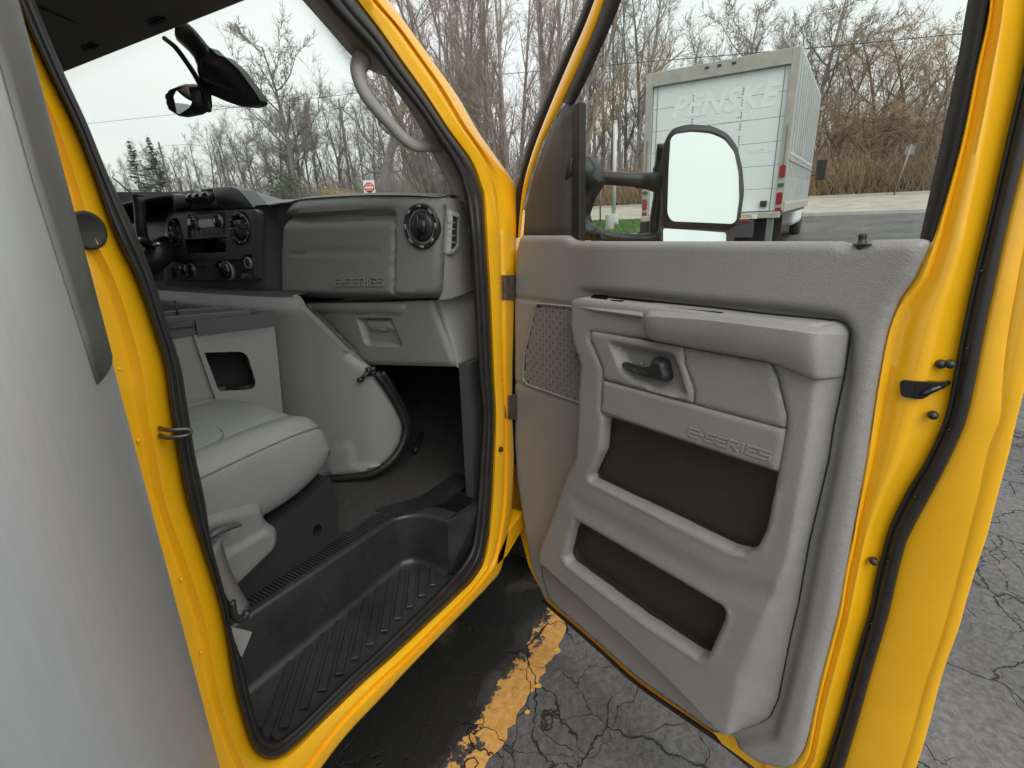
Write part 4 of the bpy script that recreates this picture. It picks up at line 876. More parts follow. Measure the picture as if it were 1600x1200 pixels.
v, f = loft([[corner_pt(ang_[i]*(1-t)+(tA+.35)*t, z+(.022*t if i == 0 else 0), .0009) for i, z in enumerate(zs)] for t in np.linspace(0, 1, 14)])
solid(mesh('corner_trim', v, f, GALV, van, shift=VS), .0012, 0)
# ------------------------------------------------------------------ front wing, bonnet, wheel
def arch(x): 
    d = 1 - ((x-1.95)/.50)**2
    return -.62+.0 if d > 0 and False else (-1.02 + .46*math.sqrt(d) if d > 0 else -1.02)
xs = np.r_[np.linspace(1.375, 2.6, 40)]
bot_ = [np.array([x, .765, max(arch(x), -1.02)]) for x in xs]
top_ = [np.array([x, .79+.06*(x-1.375), .07-.17*(x-1.375)]) for x in xs]
v, f = loft([[p+np.array([0, .12, 0]) for p in bot_], bot_, [a*.5+b*.5-np.array([0, .012, 0]) for a, b in zip(bot_, top_)], [a*.12+b*.88 for a, b in zip(bot_, top_)], top_, [p+np.array([0, .25, .0]) for p in top_], [np.array([p[0], YC, p[2]-.01]) for p in top_], [np.array([p[0], 2*YC-p[1], p[2]]) for p in top_], [np.array([p[0], 2*YC-p[1], p[2]-.9]) for p in top_]])
wing = mesh('front_wing', v, f, YEL, van, shift=VS)
MB().prism([np.array([2.6, .86, -.75]), np.array([2.6, 2.84, -.75]), np.array([2.6, 2.84, -.1]), np.array([2.6, .86, -.1])], (.05, 0, 0)).build('front_panel', YEL, van, shift=VS, smooth=False)
v, f = loft([[np.array([1.95+.47*math.cos(t), y, -1.02+.44*math.sin(t)]) for t in np.linspace(0, math.pi, 20)] for y in (.80, 1.2)]); mesh('wheel_house', v, f, BLK, van, shift=VS)
# lower tab of the wing that shows between sill and door
v = [PY(*q, .757) for q in ((818, 800), (819, 822), (792, 868), (777, 882), (779, 868), (795, 830))]; MB().prism(v, (0, .05, 0)).build('wing_flange', YEL, van, shift=VS, smooth=False)
wheel = bpy.data.objects.new('front_wheel', None); link(wheel, van); wheel.location = VS
TYRE = mat('tyre rubber', (.02, .02, .02), .75, bump=(60, .4), var=(20, .3))
WC = np.array([1.95, .83, -1.115])
k = MB(); k.lathe(WC, (0, -1, 0), [(.22, -.20), (.32, -.20), (.372, -.17), (.385, -.10), (.385, -.02), (.372, .03), (.33, .055), (.235, .04), (.22, .0)], 48); k.build('tyre', TYRE, wheel)
tb = MB()
for t in np.linspace(0, 2*math.pi, 52, endpoint=False):
    for yy_ in (-.15, -.085, -.02):
        R = np.array([[math.cos(t), 0, -math.sin(t)], [0, 1, 0], [math.sin(t), 0, math.cos(t)]]); tb.box(WC+np.array([.387*math.cos(t), -yy_-.0, .387*math.sin(t)]), (.014, .05, .028), R)
to = tb.build('tread_blocks', TYRE, wheel, smooth=False); to['kind'] = 'stuff'
MB().lathe(WC, (0, -1, 0), [(.001, -.06), (.10, -.06), (.13, -.02), (.20, -.02), (.225, .02), (.23, .035), (.22, .04), (.21, .02), (.15, .0), (.1, .01), (.09, .04), (.001, .045)], 36).build('rim', STEEL, wheel)
# underside so the floor does not float: chassis rail
MB().box((-.6, 1.45, -.98), (6.4, .10, .22)).build('chassis_rail', BLK, van, shift=VS, smooth=False)
MB().box((-.6, 2.25, -.98), (6.4, .10, .22)).build('chassis_rail', BLK, van, shift=VS, smooth=False)
rw = bpy.data.objects.new('rear_wheel', None); link(rw, van); rw.location = tuple(-OFF + np.array([-4.9, .0, 0]))
for ch in list(wheel.children):
    c = ch.copy(); COL.objects.link(c); c.parent = rw
for nm, src, dx in (('front_wheel', wheel, 0), ('rear_wheel', wheel, -4.9)):
    w2 = bpy.data.objects.new(nm, None); link(w2, van); w2.matrix_local = Matrix.Translation(Vector(-OFF+np.array([dx, 2*YC, 0]))) @ Matrix.Diagonal((1, -1, 1, 1))
    for ch in list(src.children):
        c = ch.copy(); COL.objects.link(c); c.parent = w2
# ------------------------------------------------------------------ the open passenger door
door = bpy.data.objects.new('passenger_door', None); link(door, van); door.location = VS
def dp2(px, n=0.0, r=0.0, **k):
    p = [D2(*q, n) for q in px]; return fillet(p, r, **k) if r else p
dfr = lambda u, z, h: DL(u, z, h)
panel_px = [(812, 368), (884, 368), (897, 377), (1318, 377), (1328, 381), (1352, 383), (1366, 375), (1440, 373), (1452, 376), (1453, 384), (1441, 409), (1428, 437), (1406, 466), (1387, 516), (1372, 594), (1353, 722), (1329, 850), (1311, 950), (1282, 1061), (1264, 1144), (1257, 1168), (1246, 1187), (1224, 1192), (1188, 1182), (1141, 1149), (1115, 1146), (995, 1062), (935, 1008), (858, 941), (845, 925), (828, 880), (819, 825), (807, 750), (803, 690), (803, 466), (806, 395)]
PN = .012
pan = dp2(panel_px, PN); panR = fillet(pan, .012, seg=3)
mod_px = [(898, 474), (927, 462), (1100, 480), (1200, 492), (1305, 502), (1320, 508), (1326, 520), (1316, 587), (1300, 662), (1291, 722), (1261, 850), (1244, 947), (1232, 997), (1213, 1095), (1200, 1123), (1182, 1134), (1141, 1146), (1115, 1146), (995, 1061), (935, 1007), (858, 939), (846, 905), (844, 885), (849, 840), (870, 786), (891, 726), (905, 699), (909, 633), (909, 600), (913, 566), (903, 539), (897, 507)]
MN = .026
mod = dp2(mod_px, MN); modR = fillet(mod, .008, seg=3)
rec = fillet(dp2([(905, 446), (1010, 452), (1100, 461), (1200, 469), (1312, 481), (1337, 492), (1350, 516), (1345, 590), (1322, 722), (1294, 850), (1270, 970), (1240, 1095), (1222, 1150), (1120, 1170), (980, 1075), (830, 960), (790, 700), (790, 500), (880, 470)], PN), .02)
spk_px = [(843, 474), (897, 479), (897, 507), (903, 539), (911, 566), (909, 629), (828, 601), (819, 592), (821, 555), (832, 507), (838, 480)]
spk = fillet(dp2(spk_px, PN), .006)
g1 = dp2([(800, 465), (850, 470), (900, 478)], PN); g2 = dp2([(800, 597), (850, 611), (910, 634)], PN)
hol0 = dp2(mod_px, MN)
def off(poly, d):
    """shrink a polygon by d (vertex normals)"""
    P = np.array(poly); n = len(P); A = np.sign(sum(P[i][0]*P[(i+1) % n][1]-P[(i+1) % n][0]*P[i][1] for i in range(n))); out = []
    for i in range(n):
        e1 = P[i]-P[i-1]; e2 = P[(i+1) % n]-P[i]; n1 = A*np.array([-e1[1], e1[0]])/(np.linalg.norm(e1)+1e-9); n2 = A*np.array([-e2[1], e2[0]])/(np.linalg.norm(e2)+1e-9)
        m = n1+n2; m /= max(.4, m @ m/2+1e-9)**1; out.append(tuple(P[i]+m*d*.5*1.0))
    return out
modhole = off(modR, .012)
def hpan(P):
    h = .004 + .012*inn(P, panR, .007)
    h = h + .022*(1-inn(P, rec, .016))*ss((P[:, 0]-D2(880, 440, PN)[0])/.22)
    h = h - .006*ss(1-dline(P, g1)/.004) - .006*ss(1-dline(P, g2)/.006) - .004*inn(P, spk, .005)
    return h
panel = relief('door_panel', panR, hpan, dfr, .0075, GREY, door, holes=[modhole], lines=[g1, g2], skirt=.02, sharp=70, sm=1)
# speaker grille: basket-weave bars over a dark backing
relief('speaker_backing', spk, lambda P: np.full(len(P), .0155), dfr, .03, BLK, door, skirt=0)
U = np.array(spk); k = MB(); cell = .0142; u0, u1_ = U[:, 0].min(), U[:, 0].max(); z0, z1 = U[:, 1].min(), U[:, 1].max()
skin = off(spk, .004)
for i in range(int((u1_-u0)/cell)+1):
    for j in range(int((z1-z0)/cell)+1):
        cu, cz = u0+(i+.5)*cell, z0+(j+.5)*cell
        if sd(np.array([[cu, cz]]), spk)[0] > -.004: continue
        for t in (-1, 0, 1):
            a, b, w = (cell*.46, cell*.085, t*cell*.33)
            q = [(cu-a, cz+w-b), (cu+a, cz+w-b), (cu+a, cz+w+b), (cu-a, cz+w+b)] if (i+j) % 2 else [(cu+w-b, cz-a), (cu+w+b, cz-a), (cu+w+b, cz+a), (cu+w-b, cz+a)]
            k.prism([DL(*p, .0158) for p in q], DN*.0012)
        for q in ([(cu-cell*.5, cz-cell*.5), (cu+cell*.5, cz-cell*.5), (cu+cell*.5, cz-cell*.42), (cu-cell*.5, cz-cell*.42)], [(cu-cell*.5, cz-cell*.5), (cu-cell*.43, cz-cell*.5), (cu-cell*.43, cz+cell*.5), (cu-cell*.5, cz+cell*.5)]):
            k.prism([DL(*p, .0158) for p in q], DN*.0012)
so = k.build('speaker_grille', GREY, door, smooth=False); so['kind'] = 'stuff'
MB().tube([DL(*p, .018) for p in spk+[spk[0]]], .0035, 6).build('speaker_rim', GREY, door)
# pocket module
NC = .078
open1 = fillet(dp2([(921, 519), (1005, 529), (1066, 542), (1205, 567), (1214, 590), (1229, 652), (1227, 672), (1213, 747), (1209, 770), (1197, 828), (1182, 858), (1164, 866), (1140, 860), (921, 752), (919, 744), (937, 705), (941, 655), (936, 640), (939, 595), (939, 577), (919, 530)], NC), .004, seg=2)
open2 = fillet(dp2([(899, 813), (1127, 948), (1133, 957), (1131, 970), (1109, 1020), (1101, 1029), (1091, 1028), (1000, 968), (886, 882), (881, 871), (890, 832)], NC), .006, seg=3)
gap = dp2([(1312, 500), (1326, 520), (1316, 587), (1300, 662), (1291, 722), (1261, 850), (1244, 947), (1232, 997), (1213, 1095), (1200, 1123), (1182, 1134), (1141, 1146)], MN)
crs = dp2([(1272, 505), (1276, 596), (1266, 680), (1250, 780), (1238, 865), (1190, 967), (1150, 1056), (1140, 1112), (1136, 1150)], NC)
wedge = gap+crs[::-1]
lefte = dp2([(898, 474), (897, 507), (903, 539), (913, 566), (909, 600), (909, 633), (905, 699), (891, 726), (870, 786), (849, 840), (844, 885), (846, 905), (858, 939), (935, 1007), (995, 1061), (1115, 1146)], MN)
lipl = dp2([(917, 752), (1138, 864), (1164, 871), (1187, 862), (1203, 830), (1214, 772)], NC); lip2 = dp2([(876, 872), (883, 884), (1000, 973), (1091, 1034), (1106, 1033), (1116, 1021), (1138, 972), (1139, 955)], NC)
mid_ = dp2([(905, 790), (1010, 850), (1120, 912), (1195, 930)], NC)
def hmod(P):
    dg = dline(P, gap); dc = dline(P, crs); fr = np.where(sd(P, wedge) < 0, dg/(dg+dc+1e-6), np.where(dg < dc, 0.0, 1.0))
    dl_ = dline(P, lefte)
    h = MN + (NC-MN)*ss(fr*.9+.05)*ss(.12+dl_/.05)
    h = h - .008*(1-inn(P, modR, .008))
    h = h + .0028*ss(1-dline(P, lipl)/.008) + .0025*ss(1-dline(P, lip2)/.008) - .004*ss(1-dline(P, mid_)/.045)
    for o in (open1, open2): h = h - .006*ss(1-np.maximum(sd(P, o), 0)/.006)
    return h
modo = relief('pocket_module', modR, hmod, dfr, .006, GREY, door, holes=[open1, open2], lines=[lipl, lip2], skirt=.03, sharp=80, sm=1)
gpl = fillet(mod, .008, seg=3); gp3 = [DL(a, b, .0185) for a, b in gpl]; MB().tube(gp3+[gp3[0]], .0021, 6, cap=False).build('module_gap', RUB, door)
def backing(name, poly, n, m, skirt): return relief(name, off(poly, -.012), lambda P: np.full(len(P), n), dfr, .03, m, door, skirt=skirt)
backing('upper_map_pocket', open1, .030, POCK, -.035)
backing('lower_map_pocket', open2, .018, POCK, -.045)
# inset pieces: handle bezel, blank panel, lettered bar
def inset(name, px, n, m, r=.005, extra=None, holes=(), lines=(), skirt=.03, res=.008, bev=.004):
    p = fillet(dp2(px, n), r, seg=3)
    def h(P):
        z = n - .004 + .004*inn(P, p, bev)
        return z if extra is None else z+extra(P)
    return relief(name, p, h, dfr, res, m, door, lines=lines, skirt=skirt, sharp=60)
rcs = fillet(dp2([(948, 531), (1052, 549), (1060, 566), (1076, 618), (1062, 622), (1016, 612), (1008, 604), (985, 595), (966, 577)], NC), .012)
rc2 = fillet(dp2([(956, 535), (1040, 550), (1066, 612), (1020, 606), (970, 573)], NC), .012)
inset('handle_bezel', [(923, 518), (1066, 543.5), (1068, 570), (1082, 610), (1081, 631), (941, 593), (941, 577), (921, 530)], NC+.002, GREYP, extra=lambda P: -.026*inn(P, rcs, .022), lines=[rcs+[rcs[0]]])
inset('blank_panel', [(1067.5, 544), (1202, 568.5), (1212, 590), (1227, 651), (1225, 670), (1083, 632), (1084, 610), (1069, 570)], NC, GREYP, extra=lambda P: -.010*ss(1-np.abs(sd(P, dp2([(1075, 560), (1205, 588), (1215, 640), (1090, 612)], NC)))/.02)*0)
bar_low = dp2([(936, 641), (1212, 733)], NC)
inset('lettered_bar', [(941, 595), (1226, 672.5), (1213, 746), (1207, 743), (941, 653), (937, 641)], NC+.001, GREYP, r=.003, extra=lambda P: -.016*ss((np.interp(P[:, 0], [bar_low[0][0], bar_low[1][0]], [bar_low[0][1], bar_low[1][1]])-P[:, 1])/.014), lines=[bar_low])
p0, p1 = DP(1076, 680, NC+.001), DP(1201, 719.5, NC+.001); p1[2] = p0[2]+(p1[2]-p0[2]); ex = p1-p0; wl = np.linalg.norm(ex); ex /= wl; hL = np.linalg.norm(DP(1077, 668, NC)-DP(1076, 680, NC)); adv = wl/(8-2*.55+7*.28)
ey = np.array([0, 0, 1.0]); ey = ey-(ey @ ex)*ex; ey /= np.linalg.norm(ey)
bevel(lettering('E-SERIES', p0, ex, ey, DN, hL, adv, adv*.28, .0045, .0022).build('door_lettering', GREYP, door, smooth=False), .0008, 1)
# lever
lv = fillet(dp2([(965, 568), (972, 570), (993, 577), (1008, 577), (1014, 562), (1018, 560), (1032, 564), (1036, 570), (1041, 594), (1036, 599), (1012, 594), (985, 585), (968, 576)], NC+.01), .004, seg=3)
relief('inner_door_handle', lv, lambda P: NC-.004+.014*inn(P, lv, .008), dfr, .005, BLKG if 0 else BLK, door, skirt=.012)
MB().lathe(DP(1003, 569, NC-.018), DN, [(.0045, 0), (.004, .003), (.001, .0035)], 14).build('bezel_screw', GREYP, door)
# armrest: shelf with a front face turning the corner at its rear end
NF = .108
back = [DP(*q, n) for q, n in (((1004, 471), .03), ((1100, 480), .03), ((1200, 492), .03), ((1290, 500), .03), ((1318, 505), .03), ((1326, 519), .028))]
ftop = [DP(*q, n) for q, n in (((1006, 493), NF), ((1100, 499), NF), ((1200, 511), NF), ((1268, 520), NF), ((1286, 521), NF-.012), ((1325, 524), .032))]
fmid = [DP(*q, n) for q, n in (((1005, 511), NF), ((1100, 523), NF), ((1200, 539), NF), ((1268, 557), NF), ((1286, 558), NF-.014), ((1321, 555), .032))]
fbot = [DP(*q, n) for q, n in (((1005, 529), NF-.012), ((1100, 547), NF-.012), ((1206, 566), NF-.012), ((1270, 594), NF-.012), ((1284, 594), NF-.022), ((1316, 588), .030))]
und = [DP(*q, n) for q, n in (((1005, 530), .06), ((1100, 548), .06), ((1206, 567), .06), ((1270, 596), .06), ((1284, 596), .05), ((1314, 590), .03))]
cols = [[c[i] for c in (back, ftop, fmid, fbot, und)] for i in range(6)]
rows = []
for c in (back, ftop, fmid, fbot, und): rows.append(resample(c[:4], 10)+[c[4], c[5]])
R_ = [rows[0], [a*.03+b*.97 for a, b in zip(rows[0], rows[1])], rows[1], [b*.92+c*.08 for b, c in zip(rows[1], rows[2])], rows[2], [b*.1+c*.9 for b, c in zip(rows[2], rows[3])], [c*.9+d*.1 for c, d in zip(rows[3], rows[4])], rows[4]]
v, f = loft(R_); f.append(tuple(i*12 for i in range(8)))
arm_ = subsurf(mesh('armrest', v, f, GREY, door), 2)
sl = fillet(dp2([(1034, 484), (1042, 482), (1128, 489), (1122, 494), (1110, 494)], .07), .003)
q = [DP(*p, .07) for p in ((1032, 484), (1040, 481.5), (1130, 490), (1118, 494.5))]
MB().prism([p+np.array([0, 0, .0015]) for p in q], (0, 0, .0015)).build('armrest_slot', CHAR, door, smooth=False)
# switch pod ahead of the armrest
pt = [DP(*q, n) for q, n in (((900, 476), .070), ((926, 462), .03), ((1004, 471), .03), ((1005, 494), .094), ((930, 484), .086), ((906, 480), .080))]
pb = [DP(*q, n) for q, n in (((900, 482), .060), ((926, 468), .03), ((1004, 478), .03), ((1005, 499), .084), ((930, 489), .076), ((906, 485), .070))]
k = MB(); n = 6; k.add(pt+pb, [tuple(range(n)), tuple(range(2*n-1, n-1, -1))]+[(i, (i+1) % n, n+(i+1) % n, n+i) for i in range(n)]); bevel(k.build('switch_pod', GREYP, door, smooth=False), .004, 3)
q = [DP(*p, .062) for p in ((922, 470), (928, 465), (951, 466), (948, 472), (930, 472.5))]
bevel(MB().prism(q, (0, 0, .009)).build('window_switch', BLKG, door, smooth=False), .002)
q = [DP(*p, .07) for p in ((954, 471), (975, 472), (964, 475))]
MB().prism([p+np.array([0, 0, .002]) for p in q], (0, 0, .002)).build('switch_slot', BLK, door, smooth=False)
pf = [DP(*q, NC+.010) for q in ((930, 486), (1005, 497.5), (1005, 529), (923, 517))]
# lock knob
b0 = DP(1347, 381, .028); t0 = DP(1348, 365, .028); MB().lathe(b0, t0-b0, [(.0075, -.02), (.0075, .002), (.006, .003), (.0055, np.linalg.norm(t0-b0)*.6), (.0065, np.linalg.norm(t0-b0)*.8), (.005, np.linalg.norm(t0-b0))], 14).build('lock_knob', BLK, door)
MB().prism([DP(*q, n)+np.array([0, 0, .001]) for q, n in (((1332, 384), .04), ((1362, 384), .04), ((1360, 381), .02), ((1334, 381), .02))], (0, 0, .002)).build('knob_bezel', CHAR, door, smooth=False)
MB().lathe(DP(1174, 1164, PN), DN, [(.011, -.002), (.011, .003), (.009, .005), (.001, .0055)], 22).build('panel_clip', GREYP, door)
# ------------------------------------------------------------------ yellow door shell
sh = off(fillet(pan, .01, seg=2), .003)
sh = [(a, b-.03) if b > -.06 else (a, b) for a, b in sh]
shell = relief('door_shell', sh, lambda P: np.full(len(P), -.006), dfr, .06, YEL, door, skirt=.075)
def P_(row, n): return [DP(p[0], p[1], n) for p in row]
# columns top to bottom: panel edge, inner ridge, crease, seal inner, seal outer, flange crease, outer edge
C = [((1512,-260),(1522,-260),(1560,-260),(1600,-260),(1634,-260),(1690,-260),(1760,-260)),
 ((1535,-120),(1542,-120),(1575,-120),(1616,-120),(1650,-120),(1700,-120),(1765,-120)),
 ((1545,0),(1549,0),(1575,0),(1614,0),(1650,0),(1690,0),(1740,0)), ((1522,110),(1528,110),(1558,110),(1598,105),(1632,110),(1668,110),(1712,110)), ((1500,220),(1506,220),(1538,215),(1573,215),(1606,225),(1640,220),(1684,220)),
 ((1465,340),(1474,340),(1512,335),(1545,337),(1578,338),(1610,345),(1656,345)), ((1444,384),(1462,382),(1500,392),(1531,392),(1568,384),(1597,400),(1644,400)), ((1420,437),(1440,440),(1482,450),(1517,450),(1555,446),(1587,455),(1630,455)),
 ((1396,470),(1410,476),(1470,485),(1509,487),(1547,482),(1580,492),(1620,500)), ((1377,516),(1392,520),(1458,530),(1500,530),(1537,530),(1572,545),(1608,560)), ((1362,594),(1377,597),(1442,600),(1487,600),(1523,604),(1566,605),(1600,610)),
 ((1352,660),(1367,663),(1425,655),(1474,657),(1508,664),(1563,655),(1587,662)), ((1343,722),(1358,724),(1405,715),(1445,720),(1480,726),(1545,700),(1577,706)), ((1335,770),(1349,772),(1384,765),(1416,768),(1456,772),(1530,770),(1558,776)),
 ((1328,815),(1340,818),(1366,812),(1391,819),(1430,820),(1515,830),(1542,838)), ((1319,850),(1334,853),(1354,852),(1380,855),(1416,850),(1503,880),(1526,885)), ((1310,900),(1323,903),(1343,905),(1367,905),(1402,903),(1490,930),(1511,935)),
 ((1301,950),(1316,953),(1332,957),(1357,957),(1390,957),(1476,980),(1498,982)), ((1287,1005),(1302,1008),(1318,1012),(1340,1012),(1374,1012),(1462,1025),(1482,1025)), ((1272,1061),(1287,1066),(1303,1070),(1325,1068),(1357,1070),(1448,1065),(1468,1068)),
 ((1262,1110),(1276,1116),(1290,1120),(1312,1115),(1344,1118),(1434,1115),(1456,1116)), ((1252,1150),(1268,1160),(1281,1166),(1298,1160),(1330,1165),(1422,1160),(1444,1160)), ((1240,1178),(1258,1192),(1270,1205),(1285,1200),(1318,1204),(1408,1205),(1430,1205)),
 ((1225,1182),(1230,1212),(1245,1230),(1262,1240),(1300,1248),(1395,1250),(1416,1250)), ((1200,1178),(1195,1204),(1205,1230),(1225,1262),(1270,1290),(1380,1300),(1402,1300))]
NS = [.0, .012, .004, -.030, -.038, -.050, -.055]
colr = [catmull([c[i] for c in C], 90) for i in range(7)]
def lf(i, j, t): return [a*(1-t)+b*t for a, b in zip(colr[i], colr[j])]
n0 = lambda i: NS[i]
rows = [P_(colr[0], -.006), P_(lf(0, 1, .5), .006), P_(lf(0, 1, .85), .013), P_(colr[1], .012), P_(lf(1, 2, .15), .002), P_(lf(1, 2, .40), .006), P_(lf(1, 2, .75), .009), P_(colr[2], .003), P_(lf(2, 3, .15), -.004), P_(lf(2, 3, .6), -.020), P_(colr[3], -.030),
        P_(lf(3, 4, .5), -.040), P_(colr[4], -.038), P_(lf(4, 5, .2), -.036), P_(lf(4, 5, .8), -.046), P_(lf(4, 5, .97), -.0488), P_(colr[5], -.0498), P_(lf(5, 6, .06), -.0492), P_(lf(5, 6, .9), -.0535), P_(colr[6], -.056), P_(colr[6], -.090), P_(colr[1], -.09)]
v, f = loft(rows); rearf = mesh('door_rear_frame', v, f, YEL, door, sharp=75)
# moving seal on the shut face
rows = [P_(colr[3], -.032)]
for t, n in ((.03, -.022), (.12, -.016), (.24, -.020), (.30, -.022), (.36, -.014), (.60, -.012), (.86, -.016), (.97, -.024), (1.0, -.040)): rows.append(P_(lf(3, 4, t), n))
v, f = loft(rows); mesh('door_weatherstrip', v, f, RUB, door)
for px, py in ((1533, 424), (1511, 545), (1482, 672), (1429, 777), (1387, 877), (1361, 975), (1337, 1068), (1312, 1157)):
    MB().lathe(DP(px, py, -.012), DN, [(.0022, -.002), (.002, .0006), (.0005, .0008)], 8).build('strip_pin', BLKG, door)
for px, py in ((1470, 569), (1484.5, 569), (1458, 649), (1365, 877)):
    MB().lathe(DP(px, py, -.008 if px > 1400 else -.004), DN*.9+DU*.45, [(.0068, -.004), (.0068, .002), (.005, .006), (.001, .0075)], 16).build('latch_screw', BLK, door)
lt = fillet(dp2([(1409, 595), (1413, 592), (1450, 596), (1466, 600), (1476, 599), (1478, 606), (1468, 611), (1455, 616), (1443, 623), (1414, 618), (1410, 614)], .004), .003, seg=2)
uLt, uRt = D2(1409, 606, .012)[0], D2(1478, 606, -.008)[0]
k = relief('latch_opening', lt, lambda P: np.interp(P[:, 0], [D2(1409, 606, .012)[0], D2(1432, 606, .012)[0], D2(1447, 606, .006)[0], D2(1478, 606, -.010)[0]], [.0135, .0135, .008, -.012]), dfr, .004, BLKG, door, skirt=.012)
c0 = DP(1450, 606, .004); MB().tube(catmull([DP(1438, 618, .012), DP(1455, 610, .006), DP(1468, 605, -.004), DP(1474, 606, -.008)], 14), [.002, .003]+[.0045]*10+[.003, .002], 8).build('latch_claw', mat('black enamel', (.01, .01, .01), .12), door)
# weld spots and dents on the flange
for px, py in ((1395, 1120), (1375, 1140)):
    MB().lathe(DP(px, py, -.047 if px != 1462 else .005), DN, [(.006, -.003), (.005, .0), (.002, .0012), (.0005, .0013)], 12).build('weld_spot', YEL, door)
# lower edge seal under the panel
bl_ = [DP(*q, -.012) for q in ((848, 938), (858, 947), (935, 1014), (995, 1068), (1097, 1139), (1135, 1166), (1180, 1203))]
MB().tube(catmull(bl_, 40), .006, 8).build('lower_edge_seal', RUB, door)
MB().prism([DP(*q, -.004) for q in ((1112, 1140), (1145, 1146), (1190, 1178), (1225, 1188), (1240, 1216), (1184, 1203), (1128, 1162))], -DN*.02).build('lower_flange', YEL, door, smooth=False)
# outer skin
sk_ = [D2(*q, -.09) for q in ((800, 390), (815, 390), (1560, 392), (1640, 450), (1600, 610), (1577, 706), (1526, 885), (1482, 1025), (1430, 1205), (1402, 1290), (1200, 1195), (1000, 1055), (862, 935), (834, 880), (806, 770), (802, 690), (802, 500))]
relief('door_skin', sk_, lambda P: -.085-.02*ss(-sd(P, sk_)/.15), dfr, .06, YEL, door, skirt=-.02)
# ------------------------------------------------------------------ window frame and glass
FL = [((915, 0), (929, 0), (945, 0), (971, 0)), ((878, 87), (893, 87), (912, 87), (932, 92)), ((845, 165), (862, 160), (880, 158), (903, 152)), ((820, 235), (834, 232), (846, 228), (868, 215)), ((808, 290), (818, 288), (827, 283), (845, 270)), ((805, 335), (812, 335), (817, 330), (825, 330)), ((804, 372), (809, 372), (813, 370), (818, 370))]
top_x = lambda c, k_: tuple((c[k_][0]+(c[k_][0]-FL[1][k_][0])*2.2, -230))
FL = [tuple(top_x(FL[0], k_) for k_ in range(4))] + FL
cc_ = [catmull([c[i] for c in FL], 50) for i in range(4)]
mixc = lambda i, j, t: [a*(1-t)+b*t for a, b in zip(cc_[i], cc_[j])]
rows = [P_(cc_[0], -.06), P_(cc_[0], -.035), P_(mixc(0, 1, .5), -.022), P_(cc_[1], -.03)]
v, f = loft(rows); mesh('frame_front_seal', v, f, RUB, door)
rows = [P_(cc_[1], -.05), P_(cc_[1], -.012), P_(mixc(1, 2, .5), -.004), P_(cc_[2], -.010), P_(cc_[2], -.05)]
v, f = loft(rows); mesh('window_frame', v, f, YEL, door)
ch = [c[:23] for c in (cc_[2], cc_[3])]
i_split = next(i for i, p in enumerate(cc_[2]) if p[1] > 158)
rows = [P_(cc_[2][:i_split+1], -.02), P_(cc_[2][:i_split+1], -.006), P_(mixc(2, 3, .6)[:i_split+1], -.004), P_(cc_[3][:i_split+1], -.012), P_(cc_[3][:i_split+1], -.05)]
v, f = loft(rows); mesh('run_channel', RUB and v, f, RUB, door)
k = MB(); k.prism([DP(*q, -.004) for q in ((896, 164), (905, 158), (905, 378), (893, 378))], -DN*.025); bevel(k.build('division_bar', RUB, door, smooth=False), .003)
sail = fillet(dp2([(884, 156), (891, 160), (890, 372), (814, 372), (817, 332), (828, 283), (846, 228), (866, 180)], -.004), .004)
relief('mirror_sail_panel', sail, lambda P: -.012+.012*inn(P, sail, .012), dfr, .02, CHAR, door, skirt=.02)
rc_ = [((1514,-10),(1549,-10)), ((1497,90),(1531,92)), ((1475,200),(1509,204)), ((1453,300),(1484,300)), ((1436,378),(1459,378))]
rc_ = [((1560,-250),(1594,-250))]+rc_
A_, B2 = catmull([c[0] for c in rc_], 40), catmull([c[1] for c in rc_], 40)
mm_ = lambda t: [a*(1-t)+b*t for a, b in zip(A_, B2)]
v, f = loft([P_(A_, -.05), P_(A_, -.012), P_(mm_(.3), .000), P_(mm_(.9), .006), P_(B2, -.004)]); mesh('rear_run_channel', v, f, RUB, door)
gp = [(900, 150), (932, 92), (971, 0), (1060, -240), (1565, -250), (1517, -5), (1478, 200), (1437, 390), (900, 392)]
solid(mesh('window_glass', [DP(*q, -.028) for q in gp], [tuple(range(len(gp)))], GLASS, door, smooth=False), .004)
tp_ = MB(); tp_.prism([DP(*q, .0) for q in ((1040, -225), (1590, -235), (1620, -275), (1020, -265))], -DN*.06); tp_.build('frame_top', YEL, door, smooth=False)
# ------------------------------------------------------------------ side mirror outside the glass
NM = -.20
mc = DP(1098, 282, NM)
tocam = -mc/np.linalg.norm(mc); tgt = np.array([-.80, -.52, .36]); tgt /= np.linalg.norm(tgt)      # what it reflects: open sky over the lot
mn = tocam+tgt; mn /= np.linalg.norm(mn)
ma = np.cross(np.array([0, 0, 1.0]), mn); ma /= np.linalg.norm(ma); mb_ = np.cross(mn, ma)
def m2(px, py, h=0):
    q = PP(px, py, mc+mn*h, mn)-mc; return (float(q @ ma), float(q @ mb_))
mf = lambda a, b, h: mc+ma*a+mb_*b+mn*h
mout = [m2(*q) for q in ((1036, 352), (1036, 250), (1041, 214), (1052, 200), (1075, 194), (1112, 196), (1138, 209), (1152, 229), (1160, 262), (1163, 300), (1157, 342), (1148, 356), (1130, 362), (1060, 361), (1043, 360))]; mout = fillet(mout, .012)
min_ = [m2(*q) for q in ((1042, 335), (1044, 260), (1047, 218), (1055, 209), (1080, 205), (1112, 208), (1132, 217), (1147, 237), (1154, 270), (1155, 310), (1150, 345), (1142, 351), (1048, 347))]; min_ = fillet(min_, .010)
relief('mirror_housing', mout, lambda P: .012*inn(P, mout, .016), mf, .010, BLK, door, holes=[min_], skirt=.05)
relief('mirror_back', mout, lambda P: -.04-.05*ss(-sd(P, mout)/.06), mf, .02, BLK, door, skirt=-.04)
relief('mirror_glass', min_, lambda P: np.full(len(P), .004), mf, .03, MIRR, door, skirt=.01)
